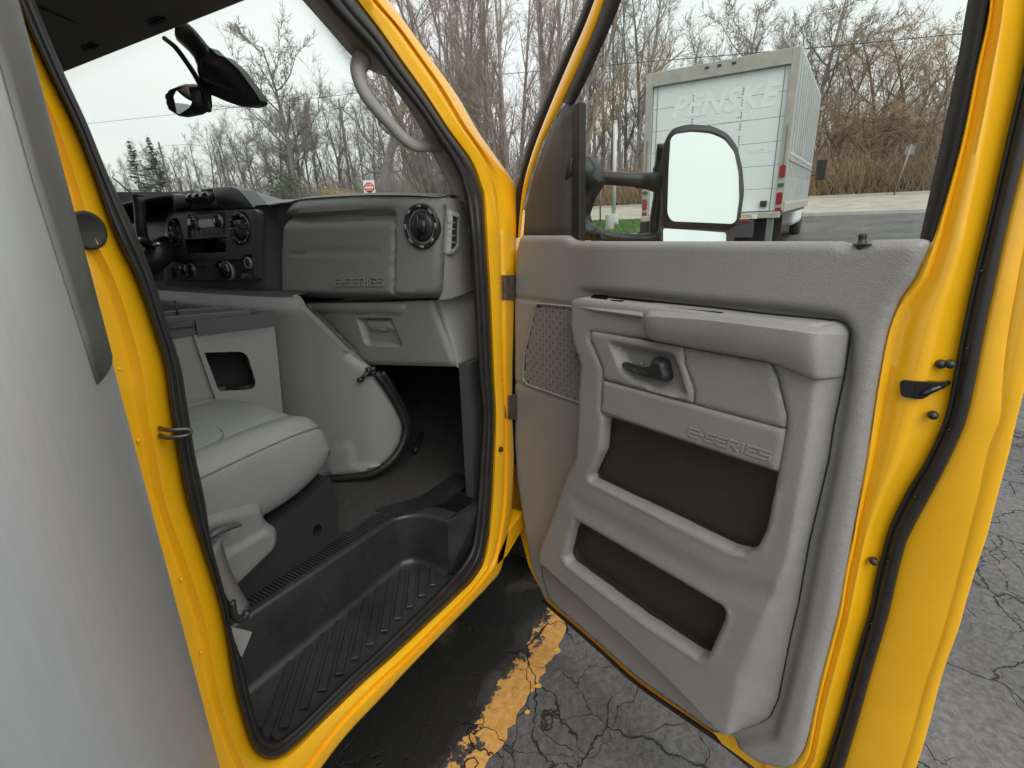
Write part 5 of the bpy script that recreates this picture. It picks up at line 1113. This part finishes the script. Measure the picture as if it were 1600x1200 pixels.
lo_ = fillet([m2(*q) for q in ((1036, 357), (1135, 364), (1131, 400), (1036, 398))], .006)
lof = fillet([m2(*q) for q in ((1032, 352), (1150, 356), (1142, 410), (1034, 408))], .01)
relief('spot_mirror_glass', lo_, lambda P: .006-.5*(P[:, 0]**2), mf, .02, MIRR, door, skirt=.01)
relief('spot_mirror_housing', lof, lambda P: np.full(len(P), .0), mf, .03, BLK, door, holes=[lo_], skirt=.05)
st_ = DP(1037, 300, NM-.01)
k = MB(); k.tube(catmull([DP(1034, 225, NM), DP(1031, 260, NM-.01), DP(1030, 300, NM-.01), DP(1024, 340, NM-.01), DP(1022, 400, NM-.01)], 20), [.012]*4+[.018]*4+[.014]*12, 12); k.build('mirror_bracket', BLK, door)
am = [DP(900, 268, -.05), DP(915, 272, -.06), DP(935, 277, -.08), DP(985, 281, -.13), DP(1012, 283, -.17), DP(1032, 285, NM)]
MB().tube(catmull(am, 40), list(np.interp(np.linspace(0, 1, 40), [0, .14, .24, .3, .31, .70, .71, .85, 1], [.055, .035, .026, .022, .0165, .0165, .0195, .0205, .028])), 16).build('mirror_arm', BLK, door)
am = [DP(900, 352, -.05), DP(918, 362, -.06), DP(960, 371, -.11), DP(1005, 374, -.17), DP(1028, 374, NM)]
MB().tube(catmull(am, 30), list(np.interp(np.linspace(0, 1, 30), [0, .2, .3, .31, .8, 1], [.035, .022, .016, .014, .014, .02])), 14).build('mirror_arm', BLK, door)
mbp = fillet(dp2([(903, 238), (914, 243), (930, 262), (934, 285), (918, 310), (910, 335), (914, 350), (932, 362), (936, 376), (903, 376)], -.05), .006)
relief('mirror_base', mbp, lambda P: -.06+.02*inn(P, mbp, .02), dfr, .02, BLK, door, skirt=.02)
# ------------------------------------------------------------------ far things: placed on the land by their foot
def at(px, py, x):
    """world point on the sight line of a pixel, x metres ahead"""
    d = wray(px, py); return d*(x/d[0]) + np.array([0, 0, CAMH])
def foot(px, x):
    p = at(px, 320, x); p[2] = g(x); return p
BARK = mat('grey bark', (.19, .168, .148), .9, var=(4, .35), bump=(40, .5))
BARKB = mat('brown bark', (.20, .150, .108), .9, var=(4, .35), bump=(40, .5))
TWIG = mat('grey twigs', (.25, .222, .198), .9, var=(2, .3))
TWIGB = mat('brown twigs', (.34, .245, .155), .9, var=(2, .3))
NEED = mat('spruce needles', (.055, .075, .055), .85, var=(3, .4))
def grow(seed, H, lean=.0, spread=.9, first=.28, n1=11, n2=6, n3=5, n4=4, up=.35, r0=.02, wig=.10, stems=1, tw=.010):
    """bare tree of height H at the origin: trunk mesh and branch mesh"""
    R = random.Random(seed); T, B = MB(), MB()
    def limb(mb, p, d, L, r, seg, sides, w, bend):
        P = [np.array(p)]; d = np.array(d)/np.linalg.norm(d)
        for i in range(seg):
            d = d + np.array([R.gauss(0, w), R.gauss(0, w), R.gauss(0, w)*.7+bend]); d /= np.linalg.norm(d); P.append(P[-1]+d*L/seg)
        rr = [max(tw*.55, r*(1-.82*i/seg)) for i in range(seg+1)]
        mb.tube(P, rr, sides, cap=False); return P, rr
    def side(d, ang):
        d = d/np.linalg.norm(d); a = np.array([R.gauss(0, 1) for _ in range(3)]); a -= (a @ d)*d; a /= np.linalg.norm(a)+1e-9
        return d*math.cos(ang)+a*math.sin(ang)
    for s in range(stems):
        a = R.uniform(0, 6.28); ln = lean if stems == 1 else R.uniform(.10, .36); off_ = np.array([math.cos(a), math.sin(a), 0])
        P0, r_0 = limb(T, off_*(.0 if stems == 1 else R.uniform(.05, .35))+np.array([0, 0, -.15]), np.array([0, 0, 1.0])+off_*ln, H*(1 if stems == 1 else R.uniform(.75, 1.0)), H*r0/(1 if stems == 1 else 1.7), 9, 7, wig*.6, .03)
        for i in range(n1):
            t = first+(1-first)*((i+R.random())/n1); k = min(len(P0)-2, int(t*(len(P0)-1))); p = P0[k]+(P0[k+1]-P0[k])*(t*(len(P0)-1)-k)
            L1 = H*R.uniform(.26, .48)*(1.15-.62*t)*spread; P1, r1 = limb(T, p, side(P0[k+1]-P0[k], R.uniform(.55, 1.15)*spread), L1, r_0[k]*.52, 6, 5, wig*1.4, up*.14)
            for j in range(n2):
                t2 = .2+.8*(j+R.random())/n2; k2 = min(len(P1)-2, int(t2*(len(P1)-1))); p2 = P1[k2]*(1-(t2*(len(P1)-1)-k2))+P1[k2+1]*(t2*(len(P1)-1)-k2)
                P2, r2 = limb(B, p2, side(P1[k2+1]-P1[k2], R.uniform(.4, .95)), L1*R.uniform(.28, .6), max(r1[k2]*.55, tw*1.6), 4, 4, wig*1.6, up*.10)
                for m in range(n3):
                    t3 = .2+.8*(m+R.random())/n3; k3 = min(len(P2)-2, int(t3*(len(P2)-1)))
                    P3, r3 = limb(B, P2[k3], side(P2[k3+1]-P2[k3], R.uniform(.4, .9)), L1*R.uniform(.14, .30), tw*1.25, 3, 3, wig*1.8, up*.08)
                    for q in range(n4):
                        k4 = R.randrange(len(P3)-1); limb(B, P3[k4], side(P3[k4+1]-P3[k4], R.uniform(.35, .9)), L1*R.uniform(.06, .15), tw, 2, 3, wig*2, up*.05)
    return T, B
PROTO = {}
def proto(name, mats, **k):
    T, B = grow(**k); t = T.build('trunk', mats[0]); b = B.build('branches', mats[1]); COL.objects.unlink(t); COL.objects.unlink(b); PROTO[name] = (t, b, k['H'])
proto('oak', (BARK, TWIG), seed=5, H=12, spread=1.25, first=.22, n1=13, n2=7, n3=6, n4=5, up=.45, r0=.034, wig=.14, tw=.010)
proto('tall', (BARK, TWIG), seed=8, H=14, spread=.62, first=.25, n1=14, n2=6, n3=5, n4=4, up=.7, r0=.012, wig=.06, tw=.010)
proto('tall2', (BARK, TWIG), seed=18, H=13, spread=.85, first=.20, n1=13, n2=6, n3=5, n4=4, up=.55, r0=.013, wig=.08, tw=.010)
proto('brown', (BARKB, TWIGB), seed=31, H=11, spread=1.05, lean=.18, first=.12, n1=15, n2=7, n3=5, n4=4, up=.4, r0=.016, wig=.11, tw=.010)
proto('round', (BARK, TWIG), seed=44, H=9, spread=1.15, first=.25, n1=13, n2=7, n3=6, n4=5, up=.5, r0=.02, wig=.11, tw=.010)
proto('clump', (mat('reddish bark', (.25, .205, .175), .9, var=(4, .35)), mat('reddish twigs', (.32, .26, .225), .9, var=(2, .3))), seed=3, H=13, spread=.50, first=.06, n1=14, n2=6, n3=5, n4=3, up=.55, r0=.018, wig=.04, stems=9, tw=.0055)
def plant(kind, name, px, ytop, x, label, group=None, rot=0.0, w=1.0):
    t, b, H0 = PROTO[kind]; p = foot(px, x); H = at(px, ytop, x)[2]-p[2]; s = H/H0
    o = bpy.data.objects.new(name, None); COL.objects.link(o); o.location = p; o.rotation_euler = (0, 0, rot); o.scale = (s*w, s*w, s); tag(o, label, 'tree', group)
    for c in (t, b):
        q = c.copy(); COL.objects.link(q); q.parent = o
    return o
plant('oak', 'oak_tree', 603, 20, 46, 'large bare oak with crooked limbs behind the grab handle', rot=2.2, w=1.15)
plant('clump', 'multi_stem_tree', 800, -190, 15.5, 'bare multi-stemmed tree filling the gap between windscreen pillar and door', rot=.6, w=1.0)
plant('clump', 'multi_stem_tree', 690, -130, 20, 'second multi-stemmed tree, left of the tree in the pillar gap', rot=3.6, w=1.1)
plant('clump', 'multi_stem_tree', 872, -150, 22, 'third multi-stemmed tree, half hidden by the door window frame', rot=5.1, w=.95)
plant('clump', 'multi_stem_tree', 745, -100, 26, 'fourth multi-stemmed tree, behind and left of the tree in the pillar gap', rot=2.0, w=1.2)
plant('round', 'spreading_tree', 465, 60, 47, 'bare spreading tree left of the oak, seen through the windscreen', rot=1.0)
plant('round', 'spreading_tree', 1160, 5, 46, 'round-crowned bare tree rising above the white truck roof, left one', rot=4.0, w=.9)
plant('round', 'spreading_tree', 1250, -5, 47, 'bare tree rising above the right corner of the white truck', rot=2.5, w=1.05)
rt = random.Random(21)
for i, px in enumerate((1300, 1335, 1372, 1405, 1440, 1478, 1515, 1560)):
    plant('brown', 'brown_tree', px+rt.uniform(-8, 8), rt.uniform(15, 95), 45+rt.uniform(0, 4), 'brown tangled bare tree in the thicket right of the white truck', 'brown trees right of the truck', rot=rt.uniform(0, 6.28), w=rt.uniform(.9, 1.2))
px = 905
while px < 1010:
    plant(rt.choice(['tall', 'tall2']), 'slender_tree', px, rt.uniform(-60, 40), 44+rt.uniform(0, 8), 'slender bare tree between the door frame and the white truck', 'slender trees left of the truck', rot=rt.uniform(0, 6.28)); px += rt.uniform(9, 15)
px = 182
while px < 470:
    plant(rt.choice(['tall', 'tall2', 'round']), 'roadside_tree', px, np.interp(px, [180, 300, 430, 470], [262, 225, 195, 150])+rt.uniform(-14, 18), 45+rt.uniform(0, 7), 'thin bare tree in the row beyond the dashboard', 'row of thin trees beyond the dashboard', rot=rt.uniform(0, 6.28), w=1.1); px += rt.uniform(10, 17)
px = 475
while px < 760:
    plant(rt.choice(['tall', 'tall2', 'tall2']), 'woodland_tree', px, rt.uniform(120, 200), 52+rt.uniform(0, 9), 'bare woodland tree behind the oak across the road', 'woodland behind the oak', rot=rt.uniform(0, 6.28)); px += rt.uniform(11, 18)
px = 1010
while px < 1560:
    plant(rt.choice(['tall', 'tall2', 'brown']), 'background_tree', px, rt.uniform(60, 150) if px > 1270 else rt.uniform(60, 120), 52+rt.uniform(0, 9), 'bare tree deep in the wood behind the white truck', 'wood behind the white truck', rot=rt.uniform(0, 6.28)); px += rt.uniform(16, 26)
# two spruces
def spruce(px, ytop, x, seed, label):
    R = random.Random(seed); p = foot(px, x); H = at(px, ytop, x)[2]-p[2]; o = bpy.data.objects.new('spruce_tree', None); COL.objects.link(o); o.location = p; tag(o, label, 'tree')
    MB().tube([(0, 0, -.1), (0, 0, H*.5), (0, 0, H)], [H*.014, H*.009, .02], 7).build('trunk', BARK, o)
    k = MB(); z = H*.16
    while z < H*.99:
        L = (H-z)*.30*R.uniform(.75, 1.1)+.12
        for a in range(R.randint(4, 6)):
            t = R.uniform(0, 6.28); e = np.array([math.cos(t), math.sin(t), R.uniform(-.25, .05)]); pts = [np.array([0, 0, z])+e*L*s+np.array([0, 0, .18*L*s*s]) for s in (0, .35, .7, 1)]; k.tube(pts, [.03, .025, .018, .008], 3, cap=False)
            for m in range(int(12+L*10)):
                s = R.uniform(.15, 1); q = np.array([0, 0, z])+e*L*s+np.array([0, 0, .18*L*s*s]); w = np.array([R.gauss(0, .2), R.gauss(0, .2), -R.uniform(.1, .4)]); u = np.array([-e[1], e[0], 0])*.05
                k.add([q-u, q+u, q+w], [(0, 1, 2)])
        z += H*R.uniform(.022, .038)
    k.build('needles', NEED, o, smooth=False)
spruce(228, 208, 44, 1, 'left of the two dark spruces beyond the dashboard')
spruce(257, 204, 44, 2, 'right of the two dark spruces beyond the dashboard')
# evergreen bush at the foot of the spreading tree
b = MB(); R = random.Random(9)
for i in range(5200):
    a, e, r = R.uniform(0, 6.28), R.uniform(0, 1.5), R.uniform(.35, 1)**.5*R.choice((.7, 1, 1.25)); q = np.array([2.1*r*math.cos(a)*math.cos(e), 2.1*r*math.sin(a)*math.cos(e), .1+3.0*r*math.sin(e)]); w = np.array([R.gauss(0, .11) for _ in range(3)]); u = np.array([R.gauss(0, .05) for _ in range(3)]); b.add([q-u, q+u, q+w], [(0, 1, 2)])
ev = b.build('evergreen_bush', mat('bush leaves', (.075, .095, .045), .8, var=(1.2, .5)), smooth=False); ev.location = foot(455, 45); ev.scale = (1.5, 1.5, 1.5); tag(ev, 'dull green evergreen bush below the spreading tree', 'bush')
# tangle of brush along the far kerb
for nm, p0, p1, n, hm, m, lb in (('undergrowth', 150, 905, 15000, 5.2, TWIG, 'grey brush along the far side of the road'), ('brown_undergrowth', 900, 1580, 7500, 3.6, TWIGB, 'brown tangled brush right of and behind the white truck')):
    k = MB(); R = random.Random(len(nm))
    for i in range(n):
        q = foot(R.uniform(p0, p1), 43+R.uniform(0, 5)); h = R.uniform(.5, 1)*hm*R.choice((.5, .8, 1.1)); d = np.array([R.gauss(0, .45), R.gauss(0, .45), 1.0])*h; m_ = q+d*.5+np.array([R.gauss(0, .15), R.gauss(0, .15), 0]); k.tube([q-np.array([0, 0, .1]), m_, q+d+np.array([R.gauss(0, .3), R.gauss(0, .3), -.2*R.random()*h])], [.022, .016, .007], 3, cap=False)
    o = k.build(nm, m); o['kind'] = 'stuff'; o['label'] = lb; o['category'] = 'brush'
k = MB(); R = random.Random(77)
for i in range(4200):
    q = foot(R.uniform(140, 1600), 66+R.uniform(0, 26)); h = R.uniform(5, 11); d = np.array([R.gauss(0, .10), R.gauss(0, .10), 1.0])*h
    k.tube([q-np.array([0, 0, .1]), q+d*.5+np.array([R.gauss(0, .2), R.gauss(0, .2), 0]), q+d], [.06, .045, .015], 3, cap=False)
    for j in range(5):
        b0_ = q+d*R.uniform(.25, .95); k.tube([b0_, b0_+np.array([R.gauss(0, .7), R.gauss(0, .7), R.uniform(.4, 1.6)])], [.025, .01], 3, cap=False)
o = k.build('distant_wood', TWIG); o['kind'] = 'stuff'; o['label'] = 'far grey wood filling the gaps behind the nearer trees'; o['category'] = 'wood'
# ------------------------------------------------------------------ poles, wires, signs
WOOD = mat('pole timber', (.13, .11, .095), .9, var=(3, .3))
def upole(px, ytop, x, label):
    p = foot(px, x); H = at(px, ytop, x)[2]-p[2]; o = bpy.data.objects.new('utility_pole', None); COL.objects.link(o); o.location = p; tag(o, label, 'pole', None)
    MB().tube([(0, 0, -.2), (.0, .0, H)], [.17, .11], 10).build('post', WOOD, o); MB().box((0, 0, H*.93), (.10, 1.5, .11)).build('crossarm', WOOD, o)
    for y in (-.65, -.25, .25, .65): MB().lathe((0, y, H*.93+.05), (0, 0, 1), [(.03, 0), (.05, .05), (.03, .12), (.001, .13)], 8).build('insulator', CONC, o)
    return p+np.array([0, 0, H*.95])
a = upole(272, 217, 44, 'leaning wooden utility pole right of the spruces'); b = upole(360, 226, 46, 'wooden utility pole between thin trees beyond the radio'); c = upole(552, 150, 50, 'wooden utility pole just left of the oak trunk')
def wire(pts, label, r=.022):
    o = MB().tube(catmull(pts, 40), r, 5).build('power_line', BLK); tag(o, label, 'cable')
wire([at(100, 197, 40), at(270, 179, 40), at(520, 150, 40), at(760, 121, 40)], 'power line crossing the windscreen below the mirrors')
wire([at(760, 118, 43), at(1030, 95, 43), at(1290, 73, 43), at(1530, 50, 43), at(1700, 36, 43)], 'power line passing behind the white truck roof', .026)
wire([a, at(300, 226, 45), b], 'short span of cable between the two left utility poles', .02)
SGW = mat('sign white', (.72, .72, .70), .5); SGR = mat('sign red', (.50, .02, .025), .5)
def textmesh(s, size, m, parent, M, name, shear=0.0, extrude=.0, bold=0.0):
    cu = bpy.data.curves.new('t', 'FONT'); cu.body = s; cu.size = size; cu.align_x = 'CENTER'; cu.align_y = 'CENTER'; cu.shear = shear; cu.extrude = extrude; cu.resolution_u = 3; cu.space_character = 1.05; cu.offset = bold
    o = bpy.data.objects.new('t', cu); COL.objects.link(o); dg = bpy.context.evaluated_depsgraph_get(); me = bpy.data.meshes.new_from_object(o.evaluated_get(dg)); bpy.data.objects.remove(o); me.name = name
    me.materials.clear(); me.materials.append(m); q = bpy.data.objects.new(name, me); link(q, parent); q.matrix_local = M; return q
# DO NOT ENTER sign, facing the truck
p = at(577, 293, 37.5); s = 15.5/F*np.linalg.norm(p)*.98; fz = math.atan2(-p[1], -p[0])
sg = bpy.data.objects.new('no_entry_sign', None); COL.objects.link(sg); sg.location = (p[0], p[1], g(37.5)); sg.rotation_euler = (0, 0, fz); tag(sg, 'red and white DO NOT ENTER sign standing beyond the dashboard', 'sign'); hz = p[2]-g(37.5)
MB().tube([(-.04, 0, -.1), (-.04, 0, hz+s*.5)], .035, 8).build('post', GALV, sg); MB().box((0, 0, hz), (.012, s, s*1.25)).build('plate', SGW, sg, smooth=False)
MB().lathe((.006, 0, hz+.0), (1, 0, 0), [(s*.46, 0), (s*.46, .004), (.001, .004)], 32).build('disc', SGR, sg); MB().box((.013, 0, hz), (.004, s*.72, s*.15)).build('bar', SGW, sg, smooth=False)
TM = lambda z: Matrix.Translation((.0125, 0, z)) @ Matrix(((0, 0, 1, 0), (1, 0, 0, 0), (0, 1, 0, 0), (0, 0, 0, 1)))
textmesh('DO NOT', s*.19, SGW, sg, TM(hz+s*.22), 'lettering'); textmesh('ENTER', s*.19, SGW, sg, TM(hz-s*.22), 'lettering')
# lamp column with its concrete foot, sign posts
p = foot(959, 21.5); p[2] += .12; lp = bpy.data.objects.new('marker_column', None); COL.objects.link(lp); lp.location = p; tag(lp, 'pale steel column on a concrete foot left of the white truck', 'post')
LW = mat('pale grey paint', (.52, .53, .52), .5, var=(3, .1))
HP_ = at(957, 192, 21.5)[2]-p[2]; MB().tube([(0, 0, .3), (0, 0, HP_)], [.085, .08], 12).build('shaft', LW, lp); MB().tube([(0, 0, -.2), (0, 0, .42)], .22, 16).build('concrete_foot', CONC, lp); MB().tube([(0, 0, HP_), (0, 0, HP_+.06)], [.09, .07], 12).build('cap', LW, lp)
p = foot(953, 19.0); p[2] += .10; o = bevel(MB().tube([(0, 0, -.1), (0, 0, .55)], [.17, .165], 14).build('concrete_bollard', CONC), .02); o.location = p; tag(o, 'short concrete bollard on the grass beside the pale column', 'bollard')
p = foot(938, 22); p[2] += .1; o = MB().tube([(0, 0, -.2), (0, 0, 2.3)], .035, 8).build('bare_post', GALV); o.location = p; tag(o, 'thin bare steel post on the grass left of the pale column', 'post')
p = foot(1393, 41); so_ = bpy.data.objects.new('street_sign', None); COL.objects.link(so_); so_.location = p; so_.rotation_euler = (0, .04, 0); tag(so_, 'grey back of a road sign on a thin post across the road', 'sign')
H = at(1406, 226, 41)[2]-p[2]; MB().tube([(0, 0, -.2), (0, -.45, H)], .045, 8).build('post', GALV, so_); MB().box((.02, -.42, H-.35), (.01, .45, .5)).build('plate', GALV, so_, smooth=False)
# ------------------------------------------------------------------ white box truck
AZ = math.radians(-2.7); TD = 10.0
fw_ = np.array([math.cos(AZ), math.sin(AZ), 0]); lt_ = np.array([-math.sin(AZ), math.cos(AZ), 0])
def tl(px, py, k=TD):
    d = wray(px, py); q = d*(k/(d @ fw_)); return float(q @ lt_), float(q[2]+CAMH)
yR, zT = tl(1253, 71); yL_, _ = tl(1010, 117); _, zB = tl(1228, 329)
W_ = yL_-yR; yc_ = (yL_+yR)/2; gz = g(TD+2)
tk = bpy.data.objects.new('white_box_truck', None); COL.objects.link(tk); org = fw_*TD+lt_*yc_; tk.location = (org[0], org[1], gz); tk.rotation_euler = (0, 0, AZ); tag(tk, 'white box truck with roll-up rear door parked beyond the open window', 'truck')
top_, flo = zT-gz, zB-gz; hw = W_/2; LB = 5.2
WALU = mat('alloy rear frame', (.37, .36, .315), .5, metal=.1, var=(5, .15)); WPAN = mat('white roller door', (.70, .76, .75), .42, var=(2, .04), dirt=((.60, .64, .63), 3, .66))
WSID = mat('alloy side sheet', (.36, .385, .39), .45, metal=.3, var=(2, .12)); RED = mat('red lens', (.24, .012, .018), .2, spec=.7); GRN = mat('green tag', (.03, .10, .05), .5)
k = MB(); k.box((.06, -hw+.06, (top_+flo)/2), (.12, .12, top_-flo)); k.box((.06, hw-.06, (top_+flo)/2), (.12, .12, top_-flo)); bevel(k.build('rear_post', WALU, tk, smooth=False), .008)
bevel(MB().box((.06, 0, top_-.11), (.118, W_-.24, .22)).build('header', WALU, tk, smooth=False), .008)
for y in (-.5, -.05, .35): MB().box((-.005, y*.5, top_-.07), (.02, .06, .03)).build('marker_lamp', BLK, tk, smooth=False)
n = 6; dz = (top_-.22-flo)/n
for i in range(n): bevel(MB().box((.085, 0, flo+dz*(i+.5)), (.03, W_-.25, dz-.005)).build('door_slat', WPAN, tk, smooth=False), .004)
MB().box((.11, 0, (flo+top_)/2), (.01, W_-.2, top_-flo-.2)).build('door_backing', GALV, tk, smooth=False)
for y in (-hw+.20, hw-.20): MB().box((.066, y, (flo+top_-.2)/2), (.006, .012, top_-flo-.22)).build('door_track', GALV, tk, smooth=False)
riv = MB()
for y in (-.42, .38):
    for i in range(1, n):
        for s_ in (-.12, -.08, -.04, .05, .09, .13): riv.box((.067, y, flo+dz*i+s_), (.008, .02, .02))
ro_ = riv.build('hinge_rivets', GALV, tk, smooth=False); ro_['kind'] = 'stuff'
MB().box((.05, -.05, flo+.30), (.05, .12, .04)).build('door_latch', BLK, tk, smooth=False); MB().box((.05, -hw+.30, flo+.12), (.06, .10, .10)).build('door_latch', BLK, tk, smooth=False)
for y in (-hw+.06, hw-.06):
    for z, m, h in ((flo+.62, RED, .19), (flo+.20, RED, .19), (flo+.02, RED, .07), (flo+.41, GRN, .05)):
        q = fillet([(y-.045, z-h/2), (y+.045, z-h/2), (y+.045, z+h/2), (y-.045, z+h/2)], .035 if h > .1 else .004)
        bevel(MB().prism([(-.004, a, b) for a, b in q], (-.022, 0, 0)).build('tail_lamp' if m is RED else 'green_tag', m, tk, smooth=False), .004)
    MB().box((-.004, y, flo+1.0), (.012, .02, .62)).build('strap_slot', GALV, tk, smooth=False)
k = MB(); k.box((LB/2+.1, -hw+.02, (top_+flo)/2+.0), (LB, .04, top_-flo)); k.build('side_wall', WSID, tk, smooth=False)
for i in range(int(LB/.42)): MB().box((.35+i*.42, -hw-.004, (top_+flo)/2+.25), (.05, .004, top_-flo-.62)).build('side_rib', WSID, tk, smooth=False)
MB().box((LB/2+.1, -hw-.008, flo+.06), (LB, .024, .16)).build('side_rail', WALU, tk, smooth=False)
MB().box((LB/2+.1, -hw-.008, flo+.80), (LB, .018, .03)).build('rub_rail', WALU, tk, smooth=False)
sr_ = MB()
for i in range(26):
    for z in (flo+.12, flo+.90): sr_.box((.2+i*.19, -hw-.016, z), (.03, .02, .03))
q = sr_.build('side_rivets', WPAN, tk, smooth=False); q['kind'] = 'stuff'
MB().box((LB/2+.1, hw-.02, (top_+flo)/2), (LB, .04, top_-flo)).build('side_wall', WSID, tk, smooth=False)
MB().box((LB/2+.1, 0, top_+.005), (LB, W_, .03)).build('roof', WPAN, tk, smooth=False); MB().box((LB+.1, 0, (top_+flo)/2), (.03, W_, top_-flo)).build('front_wall', WSID, tk, smooth=False)
MB().box((LB/2+.1, 0, flo-.05), (LB, W_-.1, .08)).build('floor_frame', BLK, tk, smooth=False)
# tail lift folded under the sill, with its name plate
bevel(MB().box((-.03, 0, flo-.06), (.16, W_-.05, .10)).build('rear_sill', WALU, tk, smooth=False), .01)
bevel(MB().box((-.02, 0, flo-.28), (.22, W_*.66, .30)).build('tail_lift', mat('dark lift steel', (.05, .05, .052), .5, var=(6, .3)), tk, smooth=False), .02)
MB().box((-.12, -hw*.52, flo-.075), (.02, .46, .075)).build('lift_plate', mat('cream plate', (.68, .66, .52), .5), tk, smooth=False)
TB = lambda x, y, z: Matrix.Translation((x, y, z)) @ Matrix(((0, 0, -1, 0), (-1, 0, 0, 0), (0, 1, 0, 0), (0, 0, 0, 1)))
textmesh('MAXON', .085, BLK, tk, TB(-.1325, -hw*.52+.02, flo-.075), 'lettering')
MB().box((-.14, -.35, flo-.14), (.02, .7, .05)).build('reflector_strip', RED, tk, smooth=False)
for y in (-hw+.16, hw-.16):
    bevel(MB().box((.02, y, flo-.42), (.10, .10, .75)).build('lift_arm', GALV, tk, smooth=False), .01)
MB().box((-.10, hw-.12, flo-.28), (.30, .10, .34)).build('step_bracket', BLK, tk, smooth=False)
for y in (-hw+.32, hw-.32):
    for dx in (0,):
        w = MB(); w.lathe((1.5, y-.14, .41), (0, 1, 0), [(.2, 0), (.38, 0), (.41, .04), (.41, .24), (.38, .28), (.2, .28)], 32); w.build('rear_tyre', TYRE, tk)
MB().box((.9, -hw+.34, flo-.35), (.03, .55, .7)).build('mud_flap', BLK, tk, smooth=False); MB().box((.9, hw-.34, flo-.35), (.03, .55, .7)).build('mud_flap', BLK, tk, smooth=False)
# cab ahead of the box, with its mirror
bevel(MB().box((LB+1.1, 0, 1.25), (1.8, 2.0, 1.5)).build('cab', WPAN, tk, smooth=False), .15, 4); bevel(MB().box((LB+2.4, 0, .95), (1.0, 1.9, .8)).build('bonnet', WPAN, tk, smooth=False), .15, 4)
for y in (-.85, .85): w = MB(); w.lathe((LB+2.3, y-.12, .41), (0, 1, 0), [(.2, 0), (.38, 0), (.41, .04), (.41, .2), (.38, .24), (.2, .24)], 32); w.build('front_tyre', TYRE, tk)
xm = LB+1.0; d = wray(1283, 265); kq = (TD+xm)/(d @ fw_); my, mz = float((d*kq) @ lt_)-yc_, float((d*kq)[2])+CAMH-gz
bevel(MB().box((xm, my, mz), (.10, .24, .50)).build('mirror', BLK, tk, smooth=False), .03, 3); MB().tube([(xm, my+.05, mz-.1), (xm+.1, -1.0, mz-.15)], .02, 6).build('mirror_arm', BLK, tk)
# ghost of the old lettering left in the white paint
GH = mat('faded lettering', (.76, .815, .805), .40, var=(5, .04)); GH2 = mat('faded lettering dull', (.55, .61, .605), .45)
def ghost(s, px0, px1, py, size_px, sh=.25):
    y0, z0 = tl(px0, py); y1, _ = tl(px1, py); o = textmesh(s, 1.0, GH, tk, Matrix.Identity(4), 'faded_lettering', sh, bold=.035)
    xs_ = [v.co.x for v in o.data.vertices]; ys_ = [v.co.y for v in o.data.vertices]; sx_ = abs(y0-y1)/(max(xs_)-min(xs_)); sz_ = size_px*TD/820/(max(ys_)-min(ys_))
    o.matrix_local = TB(.0665, (y0+y1)/2-yc_, z0-gz) @ Matrix.Diagonal((sx_, sz_, 1, 1))
ghost('PENSKE', 1044, 1212, 171, 30); ghost('Truck Rental', 1060, 1170, 194, 11); ghost('Rentals', 1165, 1208, 235, 9)
